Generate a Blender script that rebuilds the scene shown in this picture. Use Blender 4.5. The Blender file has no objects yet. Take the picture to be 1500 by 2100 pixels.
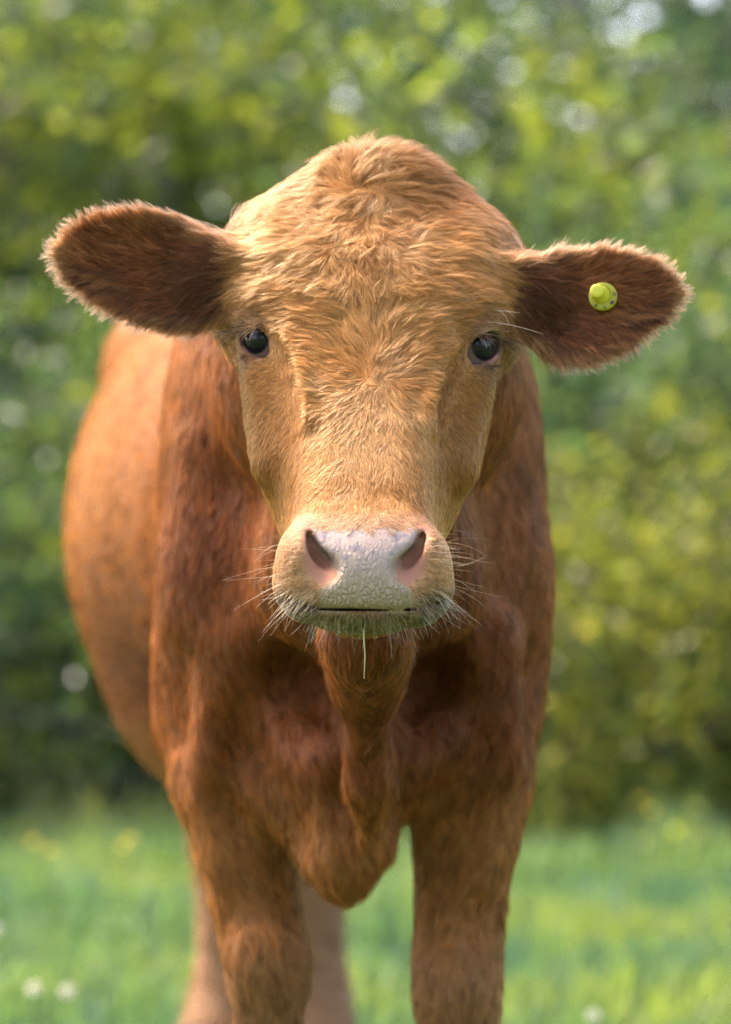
import bpy, math, random
import numpy as np
from mathutils import Vector, Matrix, kdtree

rng = np.random.default_rng(7)
random.seed(7)
sc = bpy.context.scene
COL = sc.collection

# ------------------------------------------------------------------ camera
CAM_H = 0.86
CAM_Y = -3.2
cam_d = bpy.data.cameras.new('camera')
cam = bpy.data.objects.new('camera', cam_d)
COL.objects.link(cam)
cam.location = (0, CAM_Y, CAM_H)
cam.rotation_euler = (math.radians(90), 0, 0)
cam_d.sensor_fit = 'VERTICAL'
cam_d.sensor_height = 36.0
cam_d.sensor_width = 36.0 * 731 / 1024
FPX = 7442.0                        # focal length in pixels of a 2100 px high frame
cam_d.lens = FPX / 2100 * 36.0
cam_d.clip_start = 0.05
cam_d.clip_end = 3000
cam_d.dof.use_dof = True
cam_d.dof.focus_distance = 3.14
cam_d.dof.aperture_fstop = 3.6
sc.camera = cam

# ------------------------------------------------------------------ sky, sun, exposure
SUN_EL, SUN_AZ = 58.0, 304.0        # azimuth: where the sun stands, clockwise from +Y (0 = behind the cow, 270 = left)
world = bpy.data.worlds.new('World')
sc.world = world
world.use_nodes = True
wn = world.node_tree
sky = wn.nodes.new('ShaderNodeTexSky')
sky.sky_type = 'NISHITA'
sky.sun_disc = False
sky.sun_elevation = math.radians(SUN_EL)
sky.sun_rotation = math.radians(SUN_AZ)
sky.dust_density = 3.0
sky.ozone_density = 0.6
bg = wn.nodes['Background']
bg.inputs['Strength'].default_value = 0.15
wn.links.new(sky.outputs['Color'], bg.inputs['Color'])

sun_d = bpy.data.lights.new('sun', 'SUN')
sun_d.energy = 2.0
sun_d.angle = math.radians(15)
sun_d.color = (1.0, 0.93, 0.82)
sun = bpy.data.objects.new('sun', sun_d)
COL.objects.link(sun)
_el, _az = math.radians(SUN_EL), math.radians(SUN_AZ)
sdir = Vector((math.sin(_az) * math.cos(_el), math.cos(_az) * math.cos(_el), math.sin(_el)))
sun.rotation_euler = sdir.to_track_quat('Z', 'Y').to_euler()
sun.location = sdir * 20

sc.view_settings.view_transform = 'Standard'
sc.view_settings.look = 'None'
sc.view_settings.gamma = 1.0
sc.view_settings.exposure = 2.35
sc.view_settings.use_white_balance = True          # set for open shade, as the warm photograph is
sc.view_settings.white_balance_temperature = 7000
sc.view_settings.white_balance_tint = 20
sc.render.engine = 'CYCLES'
sc.cycles.max_bounces = 6
sc.cycles.diffuse_bounces = 2
sc.cycles.glossy_bounces = 3
sc.cycles.transmission_bounces = 5
sc.cycles.use_adaptive_sampling = True
sc.cycles.adaptive_threshold = 0.02
sc.cycles.transparent_max_bounces = 8
sc.cycles.use_denoising = True
sc.cycles.denoiser = 'OPENIMAGEDENOISE'
sc.cycles.denoising_prefilter = 'NONE'
sc.cycles_curves.shape = 'RIBBONS'
sc.cycles_curves.subdivisions = 1

# ------------------------------------------------------------------ helpers
def px(u, v, D):
    """a point at distance D in front of the camera (design aid for proportions)"""
    return np.array([(u - 750) * D / FPX, CAM_Y + D, CAM_H - (v - 1050) * D / FPX])

def tag(o, label=None, cat=None, group=None, kind=None):
    if label: o['label'] = label
    if cat: o['category'] = cat
    if group: o['group'] = group
    if kind: o['kind'] = kind
    return o

def empty(name, loc=(0, 0, 0)):
    o = bpy.data.objects.new(name, None)
    o.location = loc
    o.empty_display_size = 0.1
    COL.objects.link(o)
    return o

def mesh_obj(name, verts, faces, mat=None, parent=None, smooth=True):
    me = bpy.data.meshes.new(name)
    me.from_pydata([tuple(v) for v in verts], [], [tuple(f) for f in faces])
    if smooth:
        me.polygons.foreach_set('use_smooth', [True] * len(me.polygons))
    if mat: me.materials.append(mat)
    o = bpy.data.objects.new(name, me)
    COL.objects.link(o)
    if parent: o.parent = parent
    return o

def np_mesh(name, V, F, mat=None):
    """mesh data from numpy arrays, all faces with the same number of corners"""
    V = np.asarray(V, dtype=np.float32); F = np.asarray(F, dtype=np.int32)
    me = bpy.data.meshes.new(name)
    me.vertices.add(len(V)); me.vertices.foreach_set('co', V.ravel())
    k = F.shape[1]
    me.loops.add(F.size); me.loops.foreach_set('vertex_index', F.ravel())
    me.polygons.add(len(F))
    me.polygons.foreach_set('loop_start', np.arange(0, F.size, k, dtype=np.int32))
    me.polygons.foreach_set('loop_total', np.full(len(F), k, dtype=np.int32))
    me.polygons.foreach_set('use_smooth', np.ones(len(F), dtype=bool))
    me.update(calc_edges=True)
    if mat: me.materials.append(mat)
    return me

def point_color(me, name, C):
    a = me.attributes.new(name, 'FLOAT_COLOR', 'POINT')
    C = np.asarray(C, dtype=np.float32)
    if C.shape[1] == 3: C = np.concatenate([C, np.ones((len(C), 1), np.float32)], 1)
    a.data.foreach_set('color', C.ravel())

def wave(P, freq, seed, n=10):
    """smooth pseudo-noise in about -1..1 for an array of points"""
    r = np.random.default_rng(seed)
    out = np.zeros(len(P))
    for i in range(n):
        d = r.normal(size=3); d /= np.linalg.norm(d)
        f = freq * r.uniform(0.5, 1.7)
        out += np.sin(P @ d * f * 6.283 + r.uniform(0, 6.283))
    return out / math.sqrt(n) * 1.1

def sstep(a, b, x):
    t = np.clip((x - a) / (b - a), 0, 1)
    return t * t * (3 - 2 * t)

def lerp(a, b, t):
    return a + (b - a) * t

def srgb(r, g, b):
    def f(c):
        c /= 255.0
        return c / 12.92 if c <= 0.04045 else ((c + 0.055) / 1.055) ** 2.4
    return (f(r), f(g), f(b))

def new_mat(name):
    m = bpy.data.materials.new(name); m.use_nodes = True
    nt = m.node_tree
    return m, nt, nt.nodes, nt.links, nt.nodes['Principled BSDF']

# ------------------------------------------------------------------ the cow's body: implicit shape -> one mesh
# head frame: O between the eyes on the forehead, X lateral, S down the face, N out of the face
ROLL = math.radians(1.9)
HO = px(757, 707, 3.2)
XH = np.array([math.cos(ROLL), 0, -math.sin(ROLL)])
ZR = np.array([math.sin(ROLL), 0, math.cos(ROLL)])
YR = np.array([0.0, 1.0, 0.0])
SH = -0.6 * YR - 0.8 * ZR
NH = -0.8 * YR + 0.6 * ZR
def H(x, s, n):
    return HO + x * XH + s * SH + n * NH
def to_head(P):
    Q = P - HO
    return Q @ XH, Q @ SH, Q @ NH
def head_uv(P):
    """front-view coordinates of the head in photo-like units (0.43 mm)"""
    Q = P - HO
    return 757 + (Q @ XH) / .00043, 707 - (Q @ ZR) / .00043

def axis_coords(lo, hi, bands, coarse):
    """grid coordinates with finer spacing inside bands [(a,b,step)]"""
    c = [lo]
    while c[-1] < hi:
        st = coarse
        for a, b, h in bands:
            if a <= c[-1] <= b: st = min(st, h)
            else:
                d = a - c[-1] if c[-1] < a else c[-1] - b
                st = min(st, h + d * 0.12)
        c.append(c[-1] + st)
    return np.array(c, dtype=np.float32)

GX = axis_coords(-0.50, 0.42, [(-0.125, 0.13, 0.0026), (-0.31, 0.31, 0.0042)], 0.010)
GY = axis_coords(-0.27, 2.45, [(-0.24, 0.12, 0.0027)], 0.016)
GZ = axis_coords(-0.02, 1.34, [(0.74, 1.21, 0.0027)], 0.010)
FIELD = np.full((len(GX), len(GY), len(GZ)), 1.0, dtype=np.float32)

def box_slices(lo, hi):
    out = []
    for g, a, b in zip((GX, GY, GZ), lo, hi):
        i = int(np.searchsorted(g, a)); j = int(np.searchsorted(g, b))
        out.append(slice(max(i - 1, 0), min(j + 1, len(g))))
    return out

def smin(a, b, k):
    h = np.clip(0.5 + 0.5 * (b - a) / k, 0, 1)
    return b + (a - b) * h - k * h * (1 - h)

def apply(lo, hi, fn, k, sub=False):
    sx, sy, sz = box_slices(lo, hi)
    X = GX[sx][:, None, None]; Y = GY[sy][None, :, None]; Z = GZ[sz][None, None, :]
    if X.size == 0 or Y.size == 0 or Z.size == 0: return
    d = fn(X, Y, Z).astype(np.float32)
    f = FIELD[sx, sy, sz]
    FIELD[sx, sy, sz] = -smin(-f, d, k) if sub else smin(f, d, k)

def capsule(a, b, ra, rb, k=0.03, sub=False):
    a = np.asarray(a, float); b = np.asarray(b, float)
    m = max(ra, rb) + k + 0.02
    ba = (b - a); L2 = float(ba @ ba) + 1e-9
    def fn(X, Y, Z):
        px_, py_, pz_ = X - a[0], Y - a[1], Z - a[2]
        h = np.clip((px_ * ba[0] + py_ * ba[1] + pz_ * ba[2]) / L2, 0, 1)
        dx = px_ - ba[0] * h; dy = py_ - ba[1] * h; dz = pz_ - ba[2] * h
        return np.sqrt(dx * dx + dy * dy + dz * dz) - (ra + (rb - ra) * h)
    apply(np.minimum(a, b) - m, np.maximum(a, b) + m, fn, k, sub)

def chain(pts, rs, k=0.03):
    for i in range(len(pts) - 1):
        capsule(pts[i], pts[i + 1], rs[i], rs[i + 1], k)

def ellipsoid(c, r, R=None, k=0.03, sub=False):
    """R: rows are the ellipsoid's own axes"""
    c = np.asarray(c, float); r = np.asarray(r, float)
    R = np.eye(3) if R is None else np.asarray(R, float)
    ext = np.sqrt(((R * r[:, None]) ** 2).sum(0)) + k + 0.02
    def fn(X, Y, Z):
        dx, dy, dz = X - c[0], Y - c[1], Z - c[2]
        q = []
        for i in range(3):
            q.append((dx * R[i, 0] + dy * R[i, 1] + dz * R[i, 2]))
        k0 = np.sqrt((q[0] / r[0]) ** 2 + (q[1] / r[1]) ** 2 + (q[2] / r[2]) ** 2)
        k1 = np.sqrt((q[0] / r[0] ** 2) ** 2 + (q[1] / r[1] ** 2) ** 2 + (q[2] / r[2] ** 2) ** 2)
        return k0 * (k0 - 1.0) / np.maximum(k1, 1e-6)
    apply(c - ext, c + ext, fn, k, sub)

HR = np.stack([XH, SH, NH])

# --- trunk (axis runs back and a little to the cow's right)
AX = np.array([-0.088, 1.0, 0.0])
def B(b, lat, z):
    return np.array([-0.012, 0.60, 0.0]) + AX * b + np.array([lat, 0.088 * lat, 0]) + np.array([0, 0, z])
RB = np.array([[1, 0.088, 0], [-0.088, 1, 0], [0, 0, 1.0]])
ellipsoid(B(0.22, 0, 0.83), (0.185, 0.46, 0.33), RB, 0.05)
ellipsoid(B(0.92, -0.012, 0.835), (0.286, 0.66, 0.335), RB, 0.10)
ellipsoid(B(1.38, 0, 0.93), (0.235, 0.38, 0.26), RB, 0.08)
chain([B(0.0, 0, 1.08), B(0.5, 0, 1.12), B(1.0, 0, 1.10), B(1.6, 0, 1.12)], [0.09, 0.07, 0.07, 0.08], 0.08)
for sgn in (-1, 1):
    ellipsoid(B(1.22, 0.175 * sgn, 1.075), (0.06, 0.10, 0.06), RB, 0.08)          # hip bone
    ellipsoid(B(1.62, 0.12 * sgn, 0.98), (0.09, 0.10, 0.12), RB, 0.08)
ellipsoid(B(0.95, 0, 0.60), (0.20, 0.5, 0.13), RB, 0.10)                          # belly
# neck
chain([H(0, -0.12, -0.14), np.array([0.004, 0.32, 0.99]), B(0.0, 0, 0.98)], [0.105, 0.135, 0.17], 0.06)
chain([H(0, 0.03, -0.15), np.array([0.004, 0.28, 0.80]), B(-0.08, 0, 0.78)], [0.07, 0.10, 0.14], 0.05)
# shoulders
ellipsoid(B(0.02, -0.130, 0.855), (0.068, 0.15, 0.24), RB, 0.06)
ellipsoid(B(0.02, 0.132, 0.825), (0.068, 0.15, 0.23), RB, 0.06)
chain([B(-0.07, -0.115, 0.79), B(0.02, -0.132, 0.64)], [0.075, 0.074], 0.07)
chain([B(-0.07, 0.100, 0.79), B(0.02, 0.114, 0.64)], [0.075, 0.074], 0.07)
# chest and brisket
ellipsoid((-0.012, 0.50, 0.665), (0.125, 0.15, 0.125), None, 0.04)
chain([px(725, 1560, 3.62), px(706, 1760, 3.60), px(707, 1818, 3.60)], [0.070, 0.031, 0.016], 0.035)
# front legs
chain([px(470, 1480, 3.76), px(468, 1600, 3.74), px(503, 1740, 3.71), px(524, 1850, 3.70), px(548, 1955, 3.69), px(553, 2020, 3.69), px(552, 2110, 3.70), (-0.098, 0.52, 0.16), (-0.098, 0.50, 0.10), (-0.098, 0.47, 0.03)],
      [0.064, 0.056, 0.046, 0.0405, 0.0405, 0.035, 0.0285, 0.029, 0.036, 0.042], 0.025)
chain([px(985, 1470, 3.74), px(975, 1600, 3.72), px(955, 1720, 3.70), px(945, 1850, 3.69), px(938, 1960, 3.68), px(938, 2050, 3.68), px(938, 2150, 3.69), (0.092, 0.51, 0.16), (0.092, 0.49, 0.10), (0.092, 0.46, 0.03)],
      [0.060, 0.055, 0.050, 0.0425, 0.0405, 0.0405, 0.032, 0.029, 0.036, 0.042], 0.025)
# hind legs
chain([B(1.42, -0.13, 0.90), B(1.42, -0.125, 0.66), (-0.205, 2.14, 0.42), (-0.205, 2.15, 0.36), (-0.215, 2.10, 0.16), (-0.222, 2.07, 0.10), (-0.222, 2.03, 0.03)],
      [0.15, 0.105, 0.052, 0.045, 0.032, 0.040, 0.044], 0.04)
chain([B(1.42, 0.13, 0.90), B(1.42, 0.105, 0.66), (-0.072, 2.17, 0.42), (-0.070, 2.18, 0.36), (-0.062, 2.13, 0.16), (-0.060, 2.10, 0.10), (-0.060, 2.06, 0.03)],
      [0.15, 0.105, 0.050, 0.044, 0.032, 0.040, 0.044], 0.04)
# tail
chain([B(1.70, 0, 1.12), B(1.80, 0, 1.02), B(1.80, 0, 0.55), B(1.79, 0, 0.30)], [0.035, 0.028, 0.018, 0.035], 0.03)
# dewlap and folds of the throat
chain([px(752, 1300, 3.22), px(757, 1400, 3.42), px(760, 1500, 3.50)], [0.041, 0.034, 0.030], 0.04)
chain([px(759, 1470, 3.49), px(759, 1600, 3.51), px(754, 1700, 3.55)], [0.0265, 0.0235, 0.0150], 0.022)
capsule(px(590, 1240, 3.52), px(705, 1500, 3.52), 0.010, 0.012, 0.025)
capsule(px(915, 1240, 3.52), px(812, 1470, 3.52), 0.010, 0.010, 0.025)
capsule(px(530, 1290, 3.62), px(660, 1500, 3.56), 0.012, 0.014, 0.04)
capsule(px(985, 1290, 3.62), px(860, 1500, 3.56), 0.012, 0.014, 0.04)

for u_, v_, rx_, rz_ in ((585, 1425, 0.050, 0.045), (890, 1420, 0.044, 0.046)):
    ellipsoid(px(u_, v_, 3.52), (rx_, 0.112, rz_), None, 0.055, sub=True)
capsule(px(497, 1520, 3.64), px(560, 1665, 3.61), 0.012, 0.012, 0.030, sub=True)
chain([px(655, 1610, 3.65), px(668, 1715, 3.63), px(697, 1800, 3.61)], [0.058, 0.037, 0.016], 0.025)
chain([px(780, 1610, 3.65), px(765, 1700, 3.63), px(722, 1795, 3.61)], [0.050, 0.029, 0.014], 0.025)
capsule(px(985, 1560, 3.62), px(862, 1700, 3.58), 0.010, 0.018, 0.030, sub=True)
ellipsoid(px(600, 1590, 3.66), (0.055, 0.06, 0.055), None, 0.03)
ellipsoid(px(905, 1560, 3.66), (0.055, 0.06, 0.050), None, 0.03)
capsule(px(475, 1330, 3.66), px(430, 1560, 3.66), 0.030, 0.020, 0.045)          # front edge of the upper arm
capsule(px(1010, 1330, 3.64), px(1035, 1560, 3.64), 0.028, 0.020, 0.045)
capsule(px(420, 930, 3.70), px(395, 1250, 3.68), 0.014, 0.016, 0.05)             # shoulder blade ridge
capsule(px(430, 1000, 3.60), px(470, 1330, 3.56), 0.020, 0.020, 0.04, sub=True)
capsule(px(1060, 1000, 3.60), px(1020, 1300, 3.56), 0.018, 0.020, 0.04, sub=True)
capsule(px(430, 1640, 3.68), px(490, 1800, 3.67), 0.022, 0.014, 0.02)            # forearm muscles
capsule(px(1010, 1640, 3.66), px(985, 1800, 3.65), 0.020, 0.014, 0.02)
capsule(px(905, 1740, 3.63), px(890, 1900, 3.63), 0.010, 0.008, 0.02, sub=True)
capsule(px(575, 1790, 3.66), px(600, 1900, 3.66), 0.008, 0.008, 0.02, sub=True)
ellipsoid(px(540, 1962, 3.655), (0.030, 0.02, 0.034), None, 0.02)                # knees
ellipsoid(px(936, 2010, 3.645), (0.031, 0.02, 0.036), None, 0.02)

# --- head core
_s  = np.array([-0.27, -0.245, -0.217, -0.187, -0.152, -0.109, -0.066, -0.030, 0.026, 0.063, 0.095, 0.130, 0.170, 0.21, 0.27])
_wc = np.array([0.030, 0.102, 0.130, 0.139, 0.138, 0.133, 0.122, 0.108, 0.103, 0.096, 0.085, 0.071, 0.065, 0.066, 0.060])
_sf = np.array([-0.27, -0.22, -0.17, -0.10, -0.04, 0.00, 0.05, 0.10, 0.15, 0.19, 0.27])
_wf = np.array([0.030, 0.106, 0.126, 0.122, 0.100, 0.080, 0.066, 0.059, 0.058, 0.060, 0.058])
_n0 = np.array([-0.075, -0.022, 0.004, 0.012, 0.006, 0.000, -0.003, -0.004, -0.003, -0.004, -0.03])
_sb = np.array([-0.27, -0.20, -0.05, 0.05, 0.12, 0.19, 0.27])
_nb = np.array([-0.16, -0.20, -0.215, -0.185, -0.145, -0.108, -0.085])
_sg = np.linspace(-0.32, 0.32, 641)
def smooth_table(xs, ys, sig=0.013):
    y = np.interp(_sg, xs, ys)
    kk = np.arange(-40, 41) * 0.001; g = np.exp(-0.5 * (kk / sig) ** 2); g /= g.sum()
    return np.convolve(np.pad(y, 40, mode='edge'), g, 'valid')
_Twc, _Twf, _Tn0, _Tnb = smooth_table(_s, _wc), smooth_table(_sf, _wf), smooth_table(_sf, _n0), smooth_table(_sb, _nb)
def head_core(X, Y, Z):
    qx, qy, qz = X - HO[0], Y - HO[1], Z - HO[2]
    x = np.abs(qx * XH[0] + qy * XH[1] + qz * XH[2])
    s = qx * SH[0] + qy * SH[1] + qz * SH[2]
    n = qx * NH[0] + qy * NH[1] + qz * NH[2]
    wc = np.interp(s, _sg, _Twc); wf = np.interp(s, _sg, _Twf); n0 = np.interp(s, _sg, _Tn0); nb = np.interp(s, _sg, _Tnb)
    t = np.clip((n0 - 0.005 - n) / 0.080, 0, 1); t = t * t * (3 - 2 * t)
    w = wf + (wc - wf) * t
    u = np.clip((n0 - 0.11 - n) / np.maximum(n0 - 0.11 - nb, 0.01), 0, 1)
    w = w * (1 - 0.50 * u ** 1.5)
    dside = (x - w) * 0.85
    dtop = n - n0 + 0.9 * x * x
    dbot = nb - n
    def smax(a, b, k): return -smin(-a, -b, k)
    d = smax(dside, dtop, np.interp(s, [-0.1, 0.0], [0.048, 0.034]))
    d = smax(d, dbot, 0.03)
    d = smax(d, -s - 0.262, 0.06)
    d = smax(d, s - 0.245, 0.03)
    return d
apply((-0.20, -0.27, 0.70), (0.20, 0.25, 1.30), head_core, 0.04)
ellipsoid(H(0.004, -0.205, -0.035), (0.066, 0.050, 0.05), HR, 0.04)                # poll
# muzzle
ellipsoid(H(0.002, 0.214, -0.044), (0.0735, 0.046, 0.050), HR, 0.022)
ellipsoid(H(0.002, 0.234, -0.040), (0.060, 0.036, 0.040), HR, 0.015)
ellipsoid(H(0, 0.214, -0.083), (0.048, 0.038, 0.026), HR, 0.010)                   # chin and lower lip
for sg in (-1, 1):
    ellipsoid(H(0.003 + sg * 0.051, 0.228, -0.052), (0.023, 0.024, 0.024), HR, 0.016)      # upper lip flews
    ellipsoid(H(0.002 + sg * 0.048, 0.214, -0.024), (0.021, 0.024, 0.020), HR, 0.016)      # nostril wing
    # orbit, cheek bone, hollow in front of the eye
    ellipsoid(H(sg * 0.088, -0.066, -0.040), (0.030, 0.026, 0.028), HR, 0.022)
    capsule(H(sg * 0.086, -0.015, -0.066), H(sg * 0.079, 0.075, -0.074), 0.026, 0.020, 0.022)
    capsule(H(sg * 0.078, 0.012, -0.010), H(sg * 0.074, 0.085, -0.018), 0.007, 0.008, 0.020, sub=True)
    capsule(H(sg * 0.080, 0.135, -0.030), H(sg * 0.082, 0.165, -0.045), 0.009, 0.008, 0.020, sub=True)

# eyes
EYE_R = 0.0206
EYES = {-1: H(-0.0925, -0.043, -0.050), 1: H(0.0945, -0.043, -0.050)}
LOOK = {}
TEAR = {}
for sg in (-1, 1):
    c = EYES[sg]
    look = np.array([sg * 0.55, -0.83, 0.02]); look /= np.linalg.norm(look)
    LOOK[sg] = look
    ellipsoid(c, (EYE_R + 0.0045,) * 3, None, 0.010)
    capsule(c + look * 0.006 + np.array([-sg * 0.022, 0, 0.012]), c + look * 0.012 + np.array([sg * 0.012, 0, 0.021]), 0.008, 0.008, 0.010)   # brow
    # opening between the lids: a tilted almond cut along the line of sight
    side = np.cross(look, ZR); side /= np.linalg.norm(side)      # horizontal across the eye
    upv = np.cross(side, look); upv /= np.linalg.norm(upv)
    if upv[2] < 0: upv = -upv
    tilt = 0.50
    outw = side if side[0] * sg > 0 else -side
    a1 = outw * math.cos(tilt) + upv * math.sin(tilt)
    a2 = -outw * math.sin(tilt) + upv * math.cos(tilt)
    ellipsoid(c + look * 0.020 - a1 * 0.0045 - upv * 0.0010, (0.0242, 0.0132, 0.018), np.stack([a1, a2, look]), 0.003, sub=True)
    # crest of the upper lid and the crease above it
    arc = [(-0.021, 0.004), (-0.012, 0.0145), (0.002, 0.0175), (0.017, 0.0125)]
    for (p0, q0), (p1, q1) in zip(arc[:-1], arc[1:]):
        capsule(c + look * 0.0135 + a1 * p0 + a2 * q0, c + look * 0.0135 + a1 * p1 + a2 * q1, 0.0052, 0.0052, 0.005)
    for (p0, q0), (p1, q1) in zip(arc[:-1], arc[1:]):
        g_ = 1.62
        capsule(c + look * 0.0175 + a1 * p0 * 1.25 + a2 * q0 * g_, c + look * 0.0175 + a1 * p1 * 1.25 + a2 * q1 * g_, 0.0036, 0.0036, 0.005, sub=True)
    TEAR[sg] = c + look * 0.0150 - a1 * 0.0215
    capsule(c + look * 0.0165 - a1 * 0.014, c + look * 0.0175 - a1 * 0.0235, 0.0070, 0.0028, 0.003, sub=True)     # inner corner
    ellipsoid(c, (EYE_R - 0.0004,) * 3, None, 0.001, sub=True)

# nostrils: a comma-shaped cut and a shallow hollow below it
def surf(u, v, lo=2.85):
    """first solid point of the cow along a line of sight (used to seat details on the surface)"""
    D = lo + np.arange(0, 0.9, 0.001)
    P = np.stack([(u - 750) * D / FPX, CAM_Y + D, CAM_H - (v - 1050) * D / FPX], 1)
    i = np.clip(np.searchsorted(GX, P[:, 0]), 0, len(GX) - 1); j = np.clip(np.searchsorted(GY, P[:, 1]), 0, len(GY) - 1); k = np.clip(np.searchsorted(GZ, P[:, 2]), 0, len(GZ) - 1)
    w = np.nonzero(FIELD[i, j, k] < 0)[0]
    return P[w[0]] if len(w) else P[-1]
for sg in (-1, 1):
    mir = (lambda u: u) if sg < 0 else (lambda u: 1501 - u)
    path = [(641, 1100, .0016), (643, 1116, .0030), (651, 1136, .0056), (667, 1153, .0068), (685, 1168, .0046)]
    inn = np.array([sg * 0.004, 0.017, 0.004])
    c = surf(mir(650), 1166)
    ellipsoid(c + np.array([0, -0.002, 0]), (0.0185, 0.0115, 0.0145), None, 0.008, sub=True)
    P3 = [surf(mir(u), v) for u, v, r in path]
    for i in range(len(path) - 1):
        for q in (0.0, 0.5):
            a = P3[i] * (1 - q) + P3[i + 1] * q; r = path[i][2] * (1 - q) + path[i + 1][2] * q
            capsule(a - inn * 0.6, a + inn, r, r * 0.8, 0.005, sub=True)

FOLD = {-1: [(568, 706), (580, 738), (593, 775), (602, 815), (608, 860)], 1: [(950, 724), (936, 756), (921, 792), (908, 832), (900, 872)]}
# fold of skin from the inner corner of the eye down the face
for sg in (-1, 1):
    lst = FOLD[sg]
    Q = [surf(u - sg * 26, v) for u, v in lst]
    for i in range(4):
        off_ = np.array([0, 0.0045, 0.0])
        capsule(Q[i] + off_, Q[i + 1] + off_, 0.0070, 0.0070, 0.014)
    r_ = (0.006, 0.0095, 0.0105, 0.009, 0.005)
    Q = [surf(*q) for q in lst]
    for i in range(4):
        capsule(Q[i] + np.array([0, 0.0015, 0]), Q[i + 1] + np.array([0, 0.0015, 0]), r_[i], r_[i + 1], 0.006, sub=True)

# creases between chest, legs and throat
for lst, r_ in (([(478, 1490), (503, 1560), (542, 1640), (588, 1720)], 0.021), ([(1003, 1540), (962, 1600), (903, 1660), (858, 1706)], 0.019),
                ([(603, 1345), (640, 1410), (680, 1480)], 0.013), ([(905, 1345), (872, 1400), (838, 1455)], 0.013), ([(690, 1560), (694, 1640), (706, 1705)], 0.007), ([(832, 1540), (828, 1630), (812, 1690)], 0.007)):
    Q = [surf(u, v) for u, v in lst]
    for i in range(len(lst) - 1):
        capsule(Q[i] + np.array([0, 0.002, 0]), Q[i + 1] + np.array([0, 0.002, 0]), r_, r_, 0.024, sub=True)

# the lips end at the mouth's corners: trim the muzzle below them
for sg in (-1, 1):
    mir = (lambda u: u) if sg < 0 else (lambda u: 1507 - u)
    for D_ in (2.94, 2.98, 3.02, 3.06):
        capsule(px(mir(545), 1252, D_), px(mir(596), 1283, D_), 0.012, 0.0125, 0.014, sub=True)
        capsule(px(mir(596), 1283, D_), px(mir(660), 1322, D_), 0.0125, 0.0105, 0.014, sub=True)

# mouth: a groove round the front of the muzzle
def mouth(X, Y, Z):
    qx, qy, qz = X - HO[0], Y - HO[1], Z - HO[2]
    x = qx * XH[0] + qy * XH[1] + qz * XH[2]
    zr = qx * ZR[0] + qy * ZR[1] + qz * ZR[2]
    zm = -0.2305 + 0.42 * np.maximum(np.abs(x) - 0.034, 0) ** 1.15
    return np.abs(zr - zm) - 0.0011 + 0 * Y
def mouth_cut(X, Y, Z):
    d = mouth(X, Y, Z)
    qx, qy, qz = X - HO[0], Y - HO[1], Z - HO[2]
    s = qx * SH[0] + qy * SH[1] + qz * SH[2]
    n = qx * NH[0] + qy * NH[1] + qz * NH[2]
    dist = np.sqrt((n + 0.075) ** 2 + (s - 0.20) ** 2)
    return np.maximum(np.maximum(d, 0.047 - dist), np.abs(qx) - 0.068)
apply((-0.085, -0.27, 0.74), (0.085, -0.08, 0.83), mouth_cut, 0.006, sub=True)

# ears
def ear(base, tip, face, hw, cup, k=0.02):
    base = np.asarray(base); tip = np.asarray(tip)
    A = tip - base; L = np.linalg.norm(A); A = A / L
    C = np.asarray(face, float); C = C - A * (C @ A); C /= np.linalg.norm(C)
    Bv = np.cross(C, A)
    if Bv[2] < 0: Bv = -Bv
    ta = np.array([-0.15, 0.0, 0.12, 0.30, 0.50, 0.70, 0.86, 0.95, 1.0, 1.05])
    hu = np.array(hw[0]); hl = np.array(hw[1])
    def fn(X, Y, Z):
        dx, dy, dz = X - base[0], Y - base[1], Z - base[2]
        a = (dx * A[0] + dy * A[1] + dz * A[2]) / L
        b = dx * Bv[0] + dy * Bv[1] + dz * Bv[2]
        c = dx * C[0] + dy * C[1] + dz * C[2]
        w = np.where(b > 0, np.interp(a, ta, hu), np.interp(a, ta, hl))
        t = np.interp(a, [0, 0.3, 1.0], [0.016, 0.006, 0.0035])
        c0 = cup * (b * b) / 0.0036 - cup * 0.7 * np.exp(-((a - 0.25) / 0.3) ** 2)
        d1 = np.abs(c - c0) - t
        d2 = (np.abs(b) - w) * 0.8
        return -smin(-d1, -d2, 0.008)
    m = 0.10
    apply(np.minimum(base, tip) - m, np.maximum(base, tip) + m, fn, k)
    return dict(base=base, A=A, L=L, B=Bv, C=C, ta=ta, hu=hu, hl=hl)

EARS = {}
hwL = ([0.018, 0.026, 0.029, 0.045, 0.051, 0.047, 0.037, 0.026, 0.015, 0.0], [0.024, 0.038, 0.047, 0.055, 0.054, 0.044, 0.031, 0.020, 0.011, 0.0])
hwR = ([0.018, 0.024, 0.025, 0.033, 0.039, 0.037, 0.028, 0.019, 0.010, 0.0], [0.024, 0.036, 0.050, 0.066, 0.068, 0.053, 0.033, 0.020, 0.010, 0.0])
EARS[-1] = ear(px(478, 566, 3.28), px(120, 522, 3.27), (0.10, -0.97, -0.10), hwL, 0.012)
EARS[1] = ear(px(1052, 592, 3.29), px(1392, 603, 3.27), (-0.12, -0.97, 0.02), hwR, 0.012)
for sg in (-1, 1):
    e = EARS[sg]
    capsule(H(sg * 0.095, -0.115, -0.095), e['base'] + e['A'] * 0.02 - e['C'] * 0.022, 0.042, 0.024, 0.03)

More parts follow.
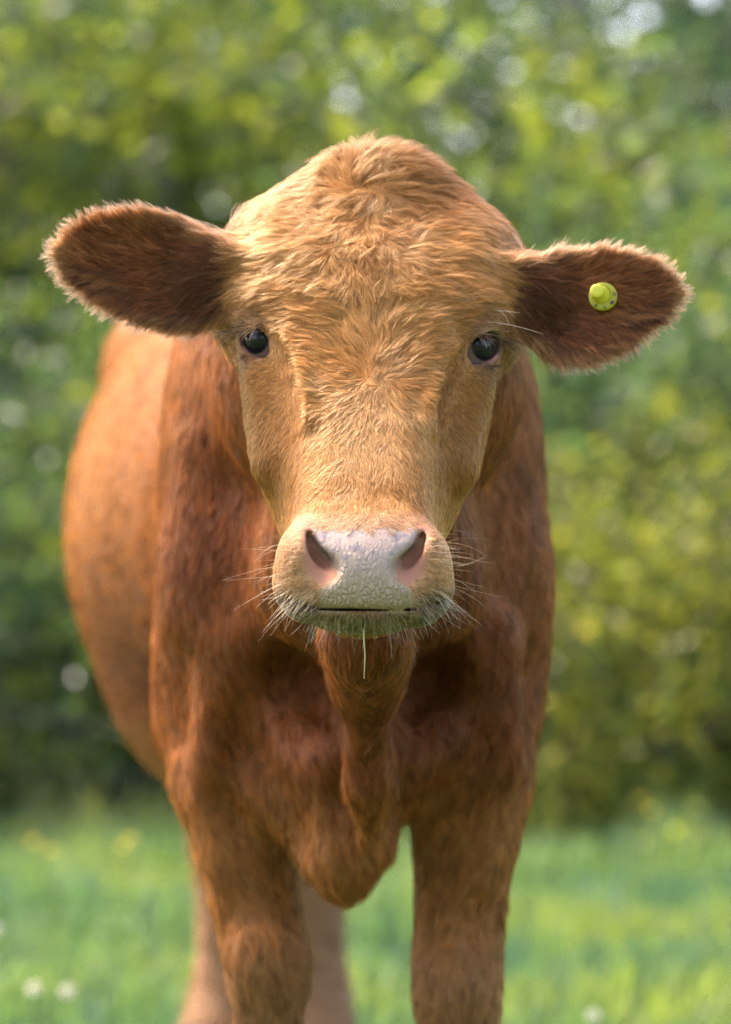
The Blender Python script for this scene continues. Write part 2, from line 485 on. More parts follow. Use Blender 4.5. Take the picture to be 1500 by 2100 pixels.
# --- surface nets
def surface_nets():
    F = FIELD
    neg = F < 0
    nx, ny, nz = F.shape
    cnt = np.zeros((nx - 1, ny - 1, nz - 1), np.int8)
    for i in (0, 1):
        for j in (0, 1):
            for k in (0, 1):
                cnt += neg[i:nx - 1 + i, j:ny - 1 + j, k:nz - 1 + k]
    act = np.argwhere((cnt > 0) & (cnt < 8))
    idx = np.full(cnt.shape, -1, np.int32)
    idx[act[:, 0], act[:, 1], act[:, 2]] = np.arange(len(act))
    corner = {}
    for i in (0, 1):
        for j in (0, 1):
            for k in (0, 1):
                corner[(i, j, k)] = F[act[:, 0] + i, act[:, 1] + j, act[:, 2] + k]
    acc = np.zeros((len(act), 3)); num = np.zeros(len(act))
    gx0, gy0, gz0 = GX[act[:, 0]], GY[act[:, 1]], GZ[act[:, 2]]
    hx, hy, hz = GX[act[:, 0] + 1] - gx0, GY[act[:, 1] + 1] - gy0, GZ[act[:, 2] + 1] - gz0
    O = np.stack([gx0, gy0, gz0], 1); Hh = np.stack([hx, hy, hz], 1)
    for c in corner:
        for ax in range(3):
            if c[ax] == 0:
                d = list(c); d[ax] = 1; d = tuple(d)
                a, b = corner[c], corner[d]
                m = (a < 0) != (b < 0)
                t = np.where(m, a / np.where(m, a - b, 1), 0)
                P = np.repeat(np.array(c, float)[None], len(act), 0); P[:, ax] = t
                acc[m] += P[m]; num[m] += 1
    V = O + Hh * acc / num[:, None]
    faces = []
    for ax in range(3):
        s0 = [slice(None)] * 3; s1 = [slice(None)] * 3
        s0[ax] = slice(0, -1); s1[ax] = slice(1, None)
        a, b = neg[tuple(s0)], neg[tuple(s1)]
        e = np.argwhere(a != b)
        o1, o2 = (ax + 1) % 3, (ax + 2) % 3
        ok = (e[:, o1] > 0) & (e[:, o2] > 0) & (e[:, o1] < cnt.shape[o1]) & (e[:, o2] < cnt.shape[o2])
        e = e[ok]
        flip = ~a[e[:, 0], e[:, 1], e[:, 2]]
        def cell(d1, d2):
            q = e.copy(); q[:, o1] -= d1; q[:, o2] -= d2
            return idx[q[:, 0], q[:, 1], q[:, 2]]
        q = np.stack([cell(1, 1), cell(0, 1), cell(0, 0), cell(1, 0)], 1)
        q[flip] = q[flip][:, ::-1]
        faces.append(q)
    Fc = np.concatenate(faces)
    Fc = Fc[(Fc >= 0).all(1)]
    return V, Fc

def vert_normals(V, F):
    a = V[F[:, 2]] - V[F[:, 0]]; b = V[F[:, 3]] - V[F[:, 1]]
    n = np.cross(a, b)
    N = np.zeros_like(V)
    for i in range(4):
        for c in range(3):
            N[:, c] += np.bincount(F[:, i], n[:, c], minlength=len(V))
    return N / np.maximum(np.linalg.norm(N, axis=1, keepdims=True), 1e-12)

def smooth(V, F, it, lam=0.5):
    for _ in range(it):
        S = np.zeros_like(V); n = np.zeros(len(V))
        for i in range(4):
            for j in (1, 3):
                o = F[:, (i + j) % 4]
                n += np.bincount(F[:, i], minlength=len(V))
                for c in range(3):
                    S[:, c] += np.bincount(F[:, i], V[o, c], minlength=len(V))
        V = V + lam * (S / np.maximum(n, 1)[:, None] - V)
    return V

import time as _t
_t0 = _t.time()
CV, CF = surface_nets()
del FIELD
CV = smooth(CV, CF, 2)
CN = vert_normals(CV, CF)
print('cow mesh', len(CV), len(CF), GX.size, GY.size, GZ.size, 'nets %.1fs' % (_t.time() - _t0))

# ------------------------------------------------------------------ the cow's coat
def proj(P):
    D = P[:, 1] - CAM_Y
    return 750 + P[:, 0] * FPX / D, 1050 - (P[:, 2] - CAM_H) * FPX / D

def ear_coords(P, sg):
    e = EARS[sg]
    q = P - e['base']
    a = (q @ e['A']) / e['L']; b = q @ e['B']; c = q @ e['C']
    w = np.where(b > 0, np.interp(a, e['ta'], e['hu']), np.interp(a, e['ta'], e['hl']))
    return a, b, c, b / np.maximum(w, 0.004)

def mix3(C, col, w):
    return C + (np.array(col)[None] - C) * w[:, None]

PADV = [1070, 1085, 1096, 1110, 1130, 1150, 1170, 1185, 1195, 1205, 1230, 1262]
PADW = [90, 112, 113, 107, 94, 74, 62, 60, 74, 92, 97, 98]
def regions(P):
    """where on the cow each point lies; all masks 0..1"""
    u, v = proj(P)
    x, s, n = to_head(P)
    R = dict(u=u, v=v, x=x, s=s, n=n)
    ua = np.abs(u - 751)
    R['head'] = (1 - sstep(0.06, 0.17, P[:, 1])) * sstep(0.73, 0.77, P[:, 2]) * np.maximum(sstep(lerp(-0.165, -0.125, sstep(0.10, 0.16, s)), lerp(-0.118, -0.105, sstep(0.10, 0.16, s)), n), sstep(-0.02, -0.08, s))
    for sg in (-1, 1):
        a, b, c, bn = ear_coords(P, sg)
        m = sstep(-0.07, 0.04, a) * (np.abs(c) < 0.06) * (np.abs(bn) < 1.5) * (P[:, 0] * sg > 0.108)
        R['ear%d' % sg] = m; R['ea%d' % sg] = a; R['eb%d' % sg] = bn; R['ec%d' % sg] = c
    R['ear'] = np.maximum(R['ear-1'], R['ear1'])
    front = (P[:, 1] < -0.09)
    wob = 5 * wave(P, 110, 5, 8)
    hw = np.interp(v, PADV, PADW)
    R['pad'] = sstep(5, -5, ua - hw + 0.6 * wob) * sstep(1078, 1094, v + wob) * (v < 1256) * front
    dn = np.full(len(P), 1e3)
    for q in ((637, 1094), (638, 1112), (645, 1134), (662, 1156), (681, 1174), (640, 1150), (650, 1170), (668, 1182)):
        for uu in (q[0], 1501 - q[0]):
            dn = np.minimum(dn, np.hypot(u - uu, v - q[1]))
    R['nostril'] = sstep(26, 14, dn) * front * (1 - R['pad'])
    de = np.full(len(P), 1.0); ze = np.zeros(len(P))
    for sg in (-1, 1):
        d_ = np.linalg.norm(P - EYES[sg], axis=1)
        ze = np.where(d_ < de, P[:, 2] - EYES[sg][2], ze)
        de = np.minimum(de, d_)
    R['zeye'] = ze
    R['tear'] = np.minimum(np.linalg.norm(P - TEAR[-1], axis=1), np.linalg.norm(P - TEAR[1], axis=1))
    df = np.full(len(P), 1e3)
    for sg in (-1, 1):
        for (ua0, va0), (ua1, va1) in zip(FOLD[sg][:-1], FOLD[sg][1:]):
            for q in (0, 0.25, 0.5, 0.75, 1.0):
                df = np.minimum(df, np.hypot(u - lerp(ua0, ua1, q), v - lerp(va0, va1, q)))
    R['fold'] = sstep(30, 12, df) * (P[:, 1] < 0.1)
    R['deye'] = de
    R['lid'] = sstep(EYE_R + 0.0058, EYE_R + 0.0030, de)
    R['muz'] = sstep(1035, 1075, v) * front * (v < 1330)
    R['chin'] = sstep(1252, 1262, v) * front * sstep(135, 105, ua)
    return R

FACE = (0.67, 0.322, 0.080)
BODY = (0.250, 0.070, 0.015)
def coat(P, R):
    """colour of the hair"""
    n = len(P)
    C = np.tile(np.array(BODY), (n, 1))
    big = wave(P, 2.2, 11); mid = wave(P, 7, 12); fine = wave(P, 30, 13)
    y, z = P[:, 1], P[:, 2]
    C = mix3(C, (0.36, 0.115, 0.021), np.clip(0.40 + 0.35 * big, 0, 1))
    C = mix3(C, (0.115, 0.034, 0.013), np.clip(0.16 * mid, 0, 1))
    C = mix3(C, (0.50, 0.190, 0.030), 0.85 * sstep(0.7, 1.3, y) * sstep(0.60, 0.90, z))        # flank and back: sunlit brightness put into the coat
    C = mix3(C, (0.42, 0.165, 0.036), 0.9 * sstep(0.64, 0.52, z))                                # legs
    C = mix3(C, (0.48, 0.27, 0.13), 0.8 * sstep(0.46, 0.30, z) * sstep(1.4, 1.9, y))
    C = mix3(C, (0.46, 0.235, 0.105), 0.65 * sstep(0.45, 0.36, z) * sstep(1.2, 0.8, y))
    C = mix3(C, (0.15, 0.045, 0.014), 0.3 * np.clip(wave(P, 11, 17), 0, 1) * sstep(0.5, 0.6, z))
    hd = R['head']
    u, v = R['u'], R['v']; ua = np.abs(u - 757)
    F = np.tile(np.array(FACE), (n, 1))
    F = mix3(F, (0.52, 0.205, 0.046), np.clip(0.30 + 0.35 * mid, 0, 1))
    F = mix3(F, (0.73, 0.40, 0.14), np.clip(0.3 * fine + 0.3 * wave(P, 14, 14), 0, 1))
    F = mix3(F, (0.72, 0.385, 0.135), 0.6 * sstep(95, 40, ua) * sstep(760, 830, v) * sstep(1010, 950, v))
    F = mix3(F, (0.42, 0.172, 0.032), 0.9 * sstep(118, 152, ua) * sstep(735, 790, v) * sstep(1090, 1010, v))   # cheek sides darker: shading modelled in the coat colour
    F = mix3(F, (0.34, 0.17, 0.085), 0.6 * sstep(0.050, 0.034, R['deye']))
    F = mix3(F, (0.66, 0.42, 0.22), 0.75 * sstep(0.034, 0.029, R['deye']) * (R['zeye'] > 0.004))             # pale lid hair
    F = mix3(F, (0.68, 0.38, 0.165), 0.85 * R['muz'])
    F = mix3(F, (0.62, 0.33, 0.16), 0.7 * R['muz'] * sstep(1110, 1080, v))
    F = mix3(F, (0.17, 0.13, 0.085), 0.85 * R['muz'] * sstep(1190, 1240, v + 0.15 * (ua - 150) + 10 * fine) * sstep(80, 110, ua))  # lip corners: greyish hair, with the shadow there painted in
    F = mix3(F, (0.20, 0.165, 0.055), 0.9 * R['chin'])
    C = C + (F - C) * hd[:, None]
    E = np.tile(np.array((0.31, 0.098, 0.030)), (n, 1))
    for sg in (-1, 1):
        m = R['ear%d' % sg]; a = R['ea%d' % sg]; bn = R['eb%d' % sg]
        edge = np.maximum(sstep(0.62, 1.05, np.abs(bn)), sstep(0.84, 1.0, a))
        Ec = mix3(E, (0.44, 0.155, 0.042), np.clip(0.35 + 0.5 * wave(P, 16, 15), 0, 1) * sstep(0.3, 0.7, a))
        Pq = np.stack([a * 0.9, bn * 2.6 + 0.5 * a, 0 * a], 1)
        Ec = mix3(Ec, (0.46, 0.19, 0.062), np.clip(0.55 * wave(Pq, 1.1, 44, 14), 0, 1) * sstep(0.08, 0.3, a))
        Ec = mix3(Ec, (0.10, 0.034, 0.016), np.clip(0.6 * wave(Pq, 1.5, 45, 14), 0, 1) * sstep(1.0, 0.6, np.abs(bn)))
        Ec = mix3(Ec, (0.62, 0.32, 0.115), 0.8 * edge)
        Ec = mix3(Ec, (0.10, 0.036, 0.018), 0.7 * sstep(0.50, 0.05, a) * sstep(0.9, 0.2, np.abs(bn + 0.2)))
        C = C + (Ec - C) * m[:, None]
    return C

R0 = regions(CV)
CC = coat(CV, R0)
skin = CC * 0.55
skin = mix3(skin, (0.40, 0.175, 0.10), R0['nostril'])
skin = mix3(skin, (0.075, 0.042, 0.032), R0['lid'] * 0.9)
_low = np.zeros(len(CV))
for sg in (-1, 1):
    q = CV - EYES[sg]
    _low = np.maximum(_low, sstep(-0.004, -0.010, q[:, 2]) * (np.linalg.norm(q, axis=1) < EYE_R + 0.006))
skin = mix3(skin, (0.50, 0.24, 0.17), R0['lid'] * _low * 0.8)
skin = mix3(skin, (0.38, 0.20, 0.14), sstep(0.0095, 0.0060, R0['tear']) * 0.9)
hoof = sstep(0.065, 0.055, CV[:, 2])
skin = mix3(skin, (0.05, 0.04, 0.035), hoof)

# materials of the body
m_body, nt, N, L, pb = new_mat('cow_hide')
at = N.new('ShaderNodeAttribute'); at.attribute_name = 'coat'
pm = N.new('ShaderNodeAttribute'); pm.attribute_name = 'pad'
geo = N.new('ShaderNodeTexCoord')
# pattern of the nose pad: small polygonal plates, drawn out downward
mp = N.new('ShaderNodeMapping'); mp.inputs['Scale'].default_value = (1.15, 0.6, 0.62)
L.new(geo.outputs['Object'], mp.inputs['Vector'])
nz = N.new('ShaderNodeTexNoise'); nz.inputs['Scale'].default_value = 90; nz.inputs['Detail'].default_value = 2
L.new(geo.outputs['Object'], nz.inputs['Vector'])
vadd = N.new('ShaderNodeVectorMath'); vadd.operation = 'MULTIPLY_ADD'
L.new(nz.outputs['Color'], vadd.inputs[0]); vadd.inputs[1].default_value = (0.006, 0.006, 0.006); L.new(mp.outputs['Vector'], vadd.inputs[2])
vo = N.new('ShaderNodeTexVoronoi'); vo.feature = 'DISTANCE_TO_EDGE'; vo.inputs['Scale'].default_value = 230
L.new(vadd.outputs['Vector'], vo.inputs['Vector'])
vr = N.new('ShaderNodeMapRange'); vr.inputs['From Max'].default_value = 0.30; vr.interpolation_type = 'SMOOTHSTEP'
L.new(vo.outputs['Distance'], vr.inputs['Value'])
# colour of the pad: cream below, blue-grey mottling above
sx = N.new('ShaderNodeSeparateXYZ'); L.new(geo.outputs['Object'], sx.inputs['Vector'])
hz = N.new('ShaderNodeMapRange'); hz.inputs['From Min'].default_value = 0.800; hz.inputs['From Max'].default_value = 0.835
L.new(sx.outputs['Z'], hz.inputs['Value'])
nz2 = N.new('ShaderNodeTexNoise'); nz2.inputs['Scale'].default_value = 120; nz2.inputs['Detail'].default_value = 4
L.new(geo.outputs['Object'], nz2.inputs['Vector'])
nr2 = N.new('ShaderNodeMapRange'); nr2.inputs['From Min'].default_value = 0.45; nr2.inputs['From Max'].default_value = 0.62
L.new(nz2.outputs['Fac'], nr2.inputs['Value'])
mm = N.new('ShaderNodeMath'); mm.operation = 'MULTIPLY'; L.new(hz.outputs['Result'], mm.inputs[0]); L.new(nr2.outputs['Result'], mm.inputs[1])
pc = N.new('ShaderNodeMixRGB'); pc.inputs['Color1'].default_value = (0.39, 0.290, 0.185, 1); pc.inputs['Color2'].default_value = (0.38, 0.280, 0.215, 1)
L.new(hz.outputs['Result'], pc.inputs['Fac'])
pc1 = N.new('ShaderNodeMixRGB'); pc1.inputs['Color2'].default_value = (0.20, 0.165, 0.16, 1)
L.new(mm.outputs[0], pc1.inputs['Fac']); L.new(pc.outputs[0], pc1.inputs['Color1'])
pc2 = N.new('ShaderNodeMixRGB'); pc2.blend_type = 'MULTIPLY'; pc2.inputs['Fac'].default_value = 1
crk = N.new('ShaderNodeMixRGB'); crk.inputs['Color1'].default_value = (0.86, 0.82, 0.76, 1); crk.inputs['Color2'].default_value = (1, 1, 1, 1)
L.new(vr.outputs['Result'], crk.inputs['Fac']); L.new(pc1.outputs[0], pc2.inputs['Color1']); L.new(crk.outputs[0], pc2.inputs['Color2'])
cm = N.new('ShaderNodeMixRGB'); L.new(pm.outputs['Fac'], cm.inputs['Fac']); L.new(at.outputs['Color'], cm.inputs['Color1']); L.new(pc2.outputs[0], cm.inputs['Color2'])
L.new(cm.outputs[0], pb.inputs['Base Color'])
rr = N.new('ShaderNodeMapRange'); rr.inputs['To Min'].default_value = 0.75; rr.inputs['To Max'].default_value = 0.40
pb.inputs['Specular IOR Level'].default_value = 0.28
L.new(pm.outputs['Fac'], rr.inputs['Value']); L.new(rr.outputs['Result'], pb.inputs['Roughness'])
bh = N.new('ShaderNodeMath'); bh.operation = 'MULTIPLY'; L.new(vr.outputs['Result'], bh.inputs[0]); L.new(pm.outputs['Fac'], bh.inputs[1])
fd = N.new('ShaderNodeMapRange'); fd.inputs['From Min'].default_value = 0.835; fd.inputs['From Max'].default_value = 0.790; fd.inputs['To Min'].default_value = 0.12
L.new(sx.outputs['Z'], fd.inputs['Value'])
bh2 = N.new('ShaderNodeMath'); bh2.operation = 'MULTIPLY'; L.new(bh.outputs[0], bh2.inputs[0]); L.new(fd.outputs['Result'], bh2.inputs[1])
L.new(fd.outputs['Result'], pc2.inputs['Fac'])
bp = N.new('ShaderNodeBump'); bp.inputs['Strength'].default_value = 0.9; bp.inputs['Distance'].default_value = 0.0012
L.new(bh2.outputs[0], bp.inputs['Height']); L.new(bp.outputs['Normal'], pb.inputs['Normal'])
pb.inputs['Subsurface Weight'].default_value = 0.08
pb.inputs['Subsurface Radius'].default_value = (0.01, 0.004, 0.002)

cow = empty('cow', (-0.05, 1.2, 0))
tag(cow, 'young reddish-brown cow with golden face and yellow ear tag facing forward', 'cow')
def to_cow(o):
    o.parent = cow
    o.matrix_parent_inverse = Matrix.Translation(-Vector(cow.location))
    return o
me = np_mesh('body', CV, CF, m_body)
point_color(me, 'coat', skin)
pa = me.attributes.new('pad', 'FLOAT', 'POINT'); pa.data.foreach_set('value', R0['pad'].astype(np.float32))
body = to_cow(bpy.data.objects.new('body', me)); COL.objects.link(body)

# ------------------------------------------------------------------ fur
def fur_material(name, rough=0.32, rad=0.45, soft=0.55):
    m = bpy.data.materials.new(name); m.use_nodes = True
    nt = m.node_tree; nt.nodes.clear()
    out = nt.nodes.new('ShaderNodeOutputMaterial')
    h = nt.nodes.new('ShaderNodeBsdfHairPrincipled')
    h.model = 'CHIANG'
    h.parametrization = 'COLOR'
    a = nt.nodes.new('ShaderNodeAttribute'); a.attribute_name = 'coat'
    nt.links.new(a.outputs['Color'], h.inputs['Color'])
    h.inputs['Roughness'].default_value = rough
    h.inputs['Radial Roughness'].default_value = rad
    h.inputs['Random Roughness'].default_value = 0.2
    h.inputs['IOR'].default_value = 1.38
    d = nt.nodes.new('ShaderNodeBsdfDiffuse'); nt.links.new(a.outputs['Color'], d.inputs['Color'])
    tl = nt.nodes.new('ShaderNodeBsdfTranslucent'); nt.links.new(a.outputs['Color'], tl.inputs['Color'])
    m1 = nt.nodes.new('ShaderNodeMixShader'); m1.inputs['Fac'].default_value = 0.35
    nt.links.new(d.outputs[0], m1.inputs[1]); nt.links.new(tl.outputs[0], m1.inputs[2])
    m2 = nt.nodes.new('ShaderNodeMixShader'); m2.inputs['Fac'].default_value = soft
    nt.links.new(h.outputs['BSDF'], m2.inputs[1]); nt.links.new(m1.outputs[0], m2.inputs[2])
    nt.links.new(m2.outputs[0], out.inputs['Surface'])
    return m
m_fur = fur_material('fur')
m_fur_body = fur_material('body_fur', 0.30, 0.45, 0.74)
m_whisker = fur_material('whisker', 0.25, 0.4)

def make_curves(name, PTS, rad, C, mat, parent=None):
    """PTS n x k x 3; rad n (root radius), tapering to the tip"""
    n, k, _ = PTS.shape
    hc = bpy.data.hair_curves.new(name)
    hc.add_curves([k] * n)
    if parent is cow:
        pass
    hc.attributes['position'].data.foreach_set('vector', PTS.astype(np.float32).ravel())
    t = np.linspace(0, 1, k)
    taper = 1 - 0.75 * t ** 2
    ra = hc.attributes.get('radius') or hc.attributes.new('radius', 'FLOAT', 'POINT')
    ra.data.foreach_set('value', (rad[:, None] * taper[None]).astype(np.float32).ravel())
    ca = hc.attributes.new('coat', 'FLOAT_COLOR', 'CURVE')
    C4 = np.concatenate([C, np.ones((n, 1))], 1).astype(np.float32)
    ca.data.foreach_set('color', C4.ravel())
    hc.materials.append(mat)
    o = bpy.data.objects.new(name, hc)
    COL.objects.link(o)
    return to_cow(o)

def nrm(A):
    return A / np.maximum(np.linalg.norm(A, axis=1, keepdims=True), 1e-9)

def scatter(weight_v, count, r):
    """random points on the body, density by a vertex weight"""
    a = CV[CF]; 
    ar = 0.5 * np.linalg.norm(np.cross(a[:, 2] - a[:, 0], a[:, 3] - a[:, 1]), axis=1)
    w = ar * weight_v[CF].mean(1)
    cdf = np.cumsum(w); cdf /= cdf[-1]
    f = np.searchsorted(cdf, r.random(count))
    f = np.minimum(f, len(CF) - 1)
    s, t = r.random(count)[:, None], r.random(count)[:, None]
    def bil(A):
        return (A[CF[f, 0]] * (1 - s) + A[CF[f, 1]] * s) * (1 - t) + (A[CF[f, 3]] * (1 - s) + A[CF[f, 2]] * s) * t
    return bil(CV), nrm(bil(CN))

def flow(P, Nn, R):
    """lie of the coat: a tangent direction for each point"""
    n = len(P)
    D = np.tile(np.array([0.0, 0.55, -1.0]), (n, 1))
    back = sstep(0.5, 0.9, P[:, 1])
    D[:, 1] = lerp(0.15, 1.2, back)
    D[:, 2] = lerp(-1.0, -0.55, back)
    D[:, 0] += 0.22 * wave(P, 3.5, 31)
    D[:, 2] += 0.30 * wave(P, 3.0, 32)
    # head, in front-view terms
    u, v = R['u'], R['v']
    du, dv = u - 773 + 12 * wave(P, 38, 41), v - 768 + 16 * wave(P, 34, 42)
    fu = np.zeros(n); fv = np.ones(n)
    # below the whorl
    rad = np.hypot(du, dv) + 1e-6
    below = sstep(-10, 40, dv)
    fu_b = lerp(du / rad, 0.30 * np.clip(du / 130, -1, 1), sstep(20, 170, dv)); fv_b = lerp(np.maximum(dv / rad, 0.1), 1.0, sstep(10, 170, dv))
    # fountain above the whorl
    fu_a = du / 90; fv_a = -0.85 + 0.75 * np.clip(np.abs(du) / 170, 0, 1.6)
    fu = lerp(fu_a, fu_b, below); fv = lerp(fv_a, fv_b, below)
    # topknot falling down the middle
    cx = u - 752
    wk = sstep(635, 575, v + 0.12 * np.abs(cx)) 
    fu_t = np.clip(cx / 95, -1.3, 1.3) + 0.5 * wave(P, 16, 33); fv_t = 0.95 - 0.55 * np.clip(np.abs(cx) / 190, 0, 1.2) + 0.4 * wave(P, 18, 34)
    fu = lerp(fu, fu_t, wk); fv = lerp(fv, fv_t, wk)
    # crown
    wk = sstep(425, 370, v)
    c2u, c2v = u - 742, v - 385
    r2 = np.hypot(c2u, c2v) + 20
    fu_c = c2u / r2 + 0.30 + 0.3 * wave(P, 14, 35); fv_c = np.minimum(c2v / r2, 0.0) - 0.25 + 0.25 * wave(P, 15, 36) + 0.9 * sstep(90, 230, np.abs(c2u))
    fu = lerp(fu, fu_c, wk); fv = lerp(fv, fv_c, wk)
    # brows sweep outward
    for sg in (-1, 1):
        eu, ev = (521, 695) if sg < 0 else (995, 716)
        w = sstep(85, 35, np.hypot(u - eu, (v - ev + 30) * 1.1)) * (v < ev + 5)
        fu = lerp(fu, sg * 1.0, w); fv = lerp(fv, 0.05, w)
    fu = lerp(fu, np.where(u < 757, 0.30, -0.30), R['fold']); fv = lerp(fv, 1.0, R['fold'])
    # muzzle: outward and down
    w = R['muz']
    fu = lerp(fu, np.clip((u - 751) / 110, -1, 1), w); fv = lerp(fv, 0.7, w)
    fu = fu + 0.16 * wave(P, 26, 37); fv = fv + 0.16 * wave(P, 26, 38)
    DH = fu[:, None] * XH[None] - fv[:, None] * ZR[None] + 0.10 * YR[None]
    DH[:, 1] += 0.5 * sstep(0.0, 0.1, P[:, 1])
    D = D + (DH - D) * R['head'][:, None]
    for sg in (-1, 1):
        e = EARS[sg]; m = R['ear%d' % sg]; bn = np.clip(R['eb%d' % sg], -1.2, 1.2); a = R['ea%d' % sg]
        DE = e['A'][None] * (0.9 + 0 * a[:, None]) + e['B'][None] * ((0.95 * np.sign(bn) * np.abs(bn) ** 1.2 - 0.28 * sstep(0.6, 0.1, a)) + 0.22 * wave(P, 22, 39))[:, None]
        D = D + (DE - D) * m[:, None]
    D = D - Nn * (D * Nn).sum(1, keepdims=True)
    return nrm(D)

def fur_length(P, R):
    u, v = R['u'], R['v']; ua = np.abs(u - 757)
    L = np.full(len(P), 0.017)
    L = lerp(L, 0.021, sstep(0.035, 0.02, np.abs(P[:, 0])) * (P[:, 1] < 0.5) * sstep(0.78, 0.70, P[:, 2]) * sstep(0.46, 0.5, P[:, 2]))
    F = np.interp(v, [270, 340, 420, 600, 680, 760, 840, 940, 1040, 1070], [0.030, 0.027, 0.024, 0.023, 0.019, 0.014, 0.0095, 0.008, 0.007, 0.0045])
    F = lerp(F, 0.0075, sstep(105, 155, ua) * sstep(640, 700, v))
    F = lerp(F, 0.0042, R['muz'])
    F = lerp(F, 0.009, R['chin'])
    F = lerp(F, 0.0055, sstep(0.050, 0.036, R['deye']))
    F = lerp(F, 0.0038, R['fold'])
    F = F + 0.014 * np.exp(-((u - 850) / 60) ** 2 - ((v - 305) / 45) ** 2) + 0.010 * np.exp(-((u - 930) / 22) ** 2 - ((v - 370) / 25) ** 2)
    L = lerp(L, F, R['head'])
    for sg in (-1, 1):
        m = R['ear%d' % sg]; bn = np.abs(R['eb%d' % sg]); a = R['ea%d' % sg]
        E = 0.017 - 0.003 * np.maximum(sstep(0.6, 1, bn), sstep(0.8, 1, a)) + 0.011 * sstep(0.45, 0.1, a)
        L = lerp(L, E, m)
    return L

def grow(name, weight_v, count, k, radius, seed, clump, clump_amt, lift0, mat):
    r = np.random.default_rng(seed)
    P, Nn = scatter(weight_v, count, r)
    R = regions(P)
    T = flow(P, Nn, R)
    Ln = fur_length(P, R) * r.uniform(0.65, 1.15, count)
    lift = np.full(count, lift0)
    hd = np.maximum(R['head'] * (R['v'] < 620), R['ear'])
    lift = lerp(lift, lift0 * 1.2, hd); lift = lerp(lift, lift0 * 1.15, R['ear'])
    lift = lerp(lift, 0.9, R['head'] * sstep(360, 300, R['v']))
    lift = lerp(lift, lift0 * 0.62, R['head'] * sstep(740, 820, R['v']))
    # fine locks of a few hairs, gathered in turn by a smooth waviness of the coat
    nc = max(50, int(count / clump))
    ci = r.choice(count, nc, replace=False)
    kd = kdtree.KDTree(nc)
    for j, i in enumerate(ci): kd.insert(P[i], j)
    kd.balance()
    near = np.array([kd.find(p)[1] for p in P.tolist()])
    cdir = r.normal(0, 0.13, (nc, 2)); cl = r.normal(1, 0.16, nc); cph = r.uniform(0, 6.28, nc); cc = r.normal(0, 1, nc)
    S = np.cross(Nn, T)
    mess = R['head'] * sstep(640, 580, R['v']) * sstep(130, 60, np.abs(R['u'] - 752)) 
    ang = cdir[near, 0] * (1 + 1.6 * mess) + r.normal(0, 0.07, count) + (0.16 + 0.45 * mess) * wave(P, 42, seed + 1) + 0.12 * wave(P, 90, seed + 2)
    T2 = nrm(T * np.cos(ang)[:, None] + S * np.sin(ang)[:, None])
    S2 = np.cross(Nn, T2)
    Ln = Ln * np.clip(cl[near], 0.6, 1.4)
    lift = np.clip(lift * (1 + 0.30 * cdir[near, 1] / 0.13 + 0.30 * wave(P, 50, seed + 3) + 0.5 * mess) + r.normal(0, 0.04, count), 0.03, 1.3)
    t = np.linspace(0, 1, k)[None, :, None]
    wv = 0.06 * np.sin(t * 5.0 + cph[near][:, None, None]) * t
    PT = P[:, None] + Ln[:, None, None] * (T2[:, None] * (0.75 * t + 0.25 * t * t) + Nn[:, None] * lift[:, None, None] * (t - 0.62 * t * t) + S2[:, None] * wv)
    # the tips of a lock lean together
    ctip = PT[ci][near]
    same = (np.linalg.norm(P - P[ci][near], axis=1) < 0.006)[:, None, None]
    shift = (ctip - PT) * clump_amt * (t ** 1.6) * same
    PT = PT + shift
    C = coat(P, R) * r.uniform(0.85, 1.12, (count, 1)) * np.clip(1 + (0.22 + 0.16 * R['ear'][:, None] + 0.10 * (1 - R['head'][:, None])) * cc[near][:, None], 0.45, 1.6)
    C = C * np.where(r.random((count, 1)) < 0.24, 0.50, 1.06)
    C = np.clip(C, 0.004, 0.93)
    rd = radius * r.uniform(0.75, 1.2, count)
    return make_curves(name, PT, rd, C, mat)

bare = np.clip(np.maximum.reduce([sstep(0.0105, 0.0075, R0['tear']), R0['pad'] * 1.3, R0['nostril'] * 1.2, sstep(EYE_R + 0.0085, EYE_R + 0.0055, R0['deye']), hoof]), 0, 1)
facing = np.clip(-CN[:, 1] * 0.8 + 0.45, 0.18, 1.0)
hd = np.maximum(R0['head'], R0['ear'])
w_head = (1 - bare) * hd * facing * np.where(R0['muz'] > 0.5, 1.9, 1.0)
w_body = (1 - bare) * (1 - hd) * facing * np.where(CV[:, 1] < 1.0, 1.0, 0.6)
FUR_HEAD, FUR_BODY = 310000, 180000
grow('face_fur', w_head, FUR_HEAD, 6, 0.000110, 101, 6, 0.62, 0.27, m_fur)
grow('body_fur', w_body, FUR_BODY, 4, 0.00028, 102, 6, 0.62, 0.20, m_fur_body)

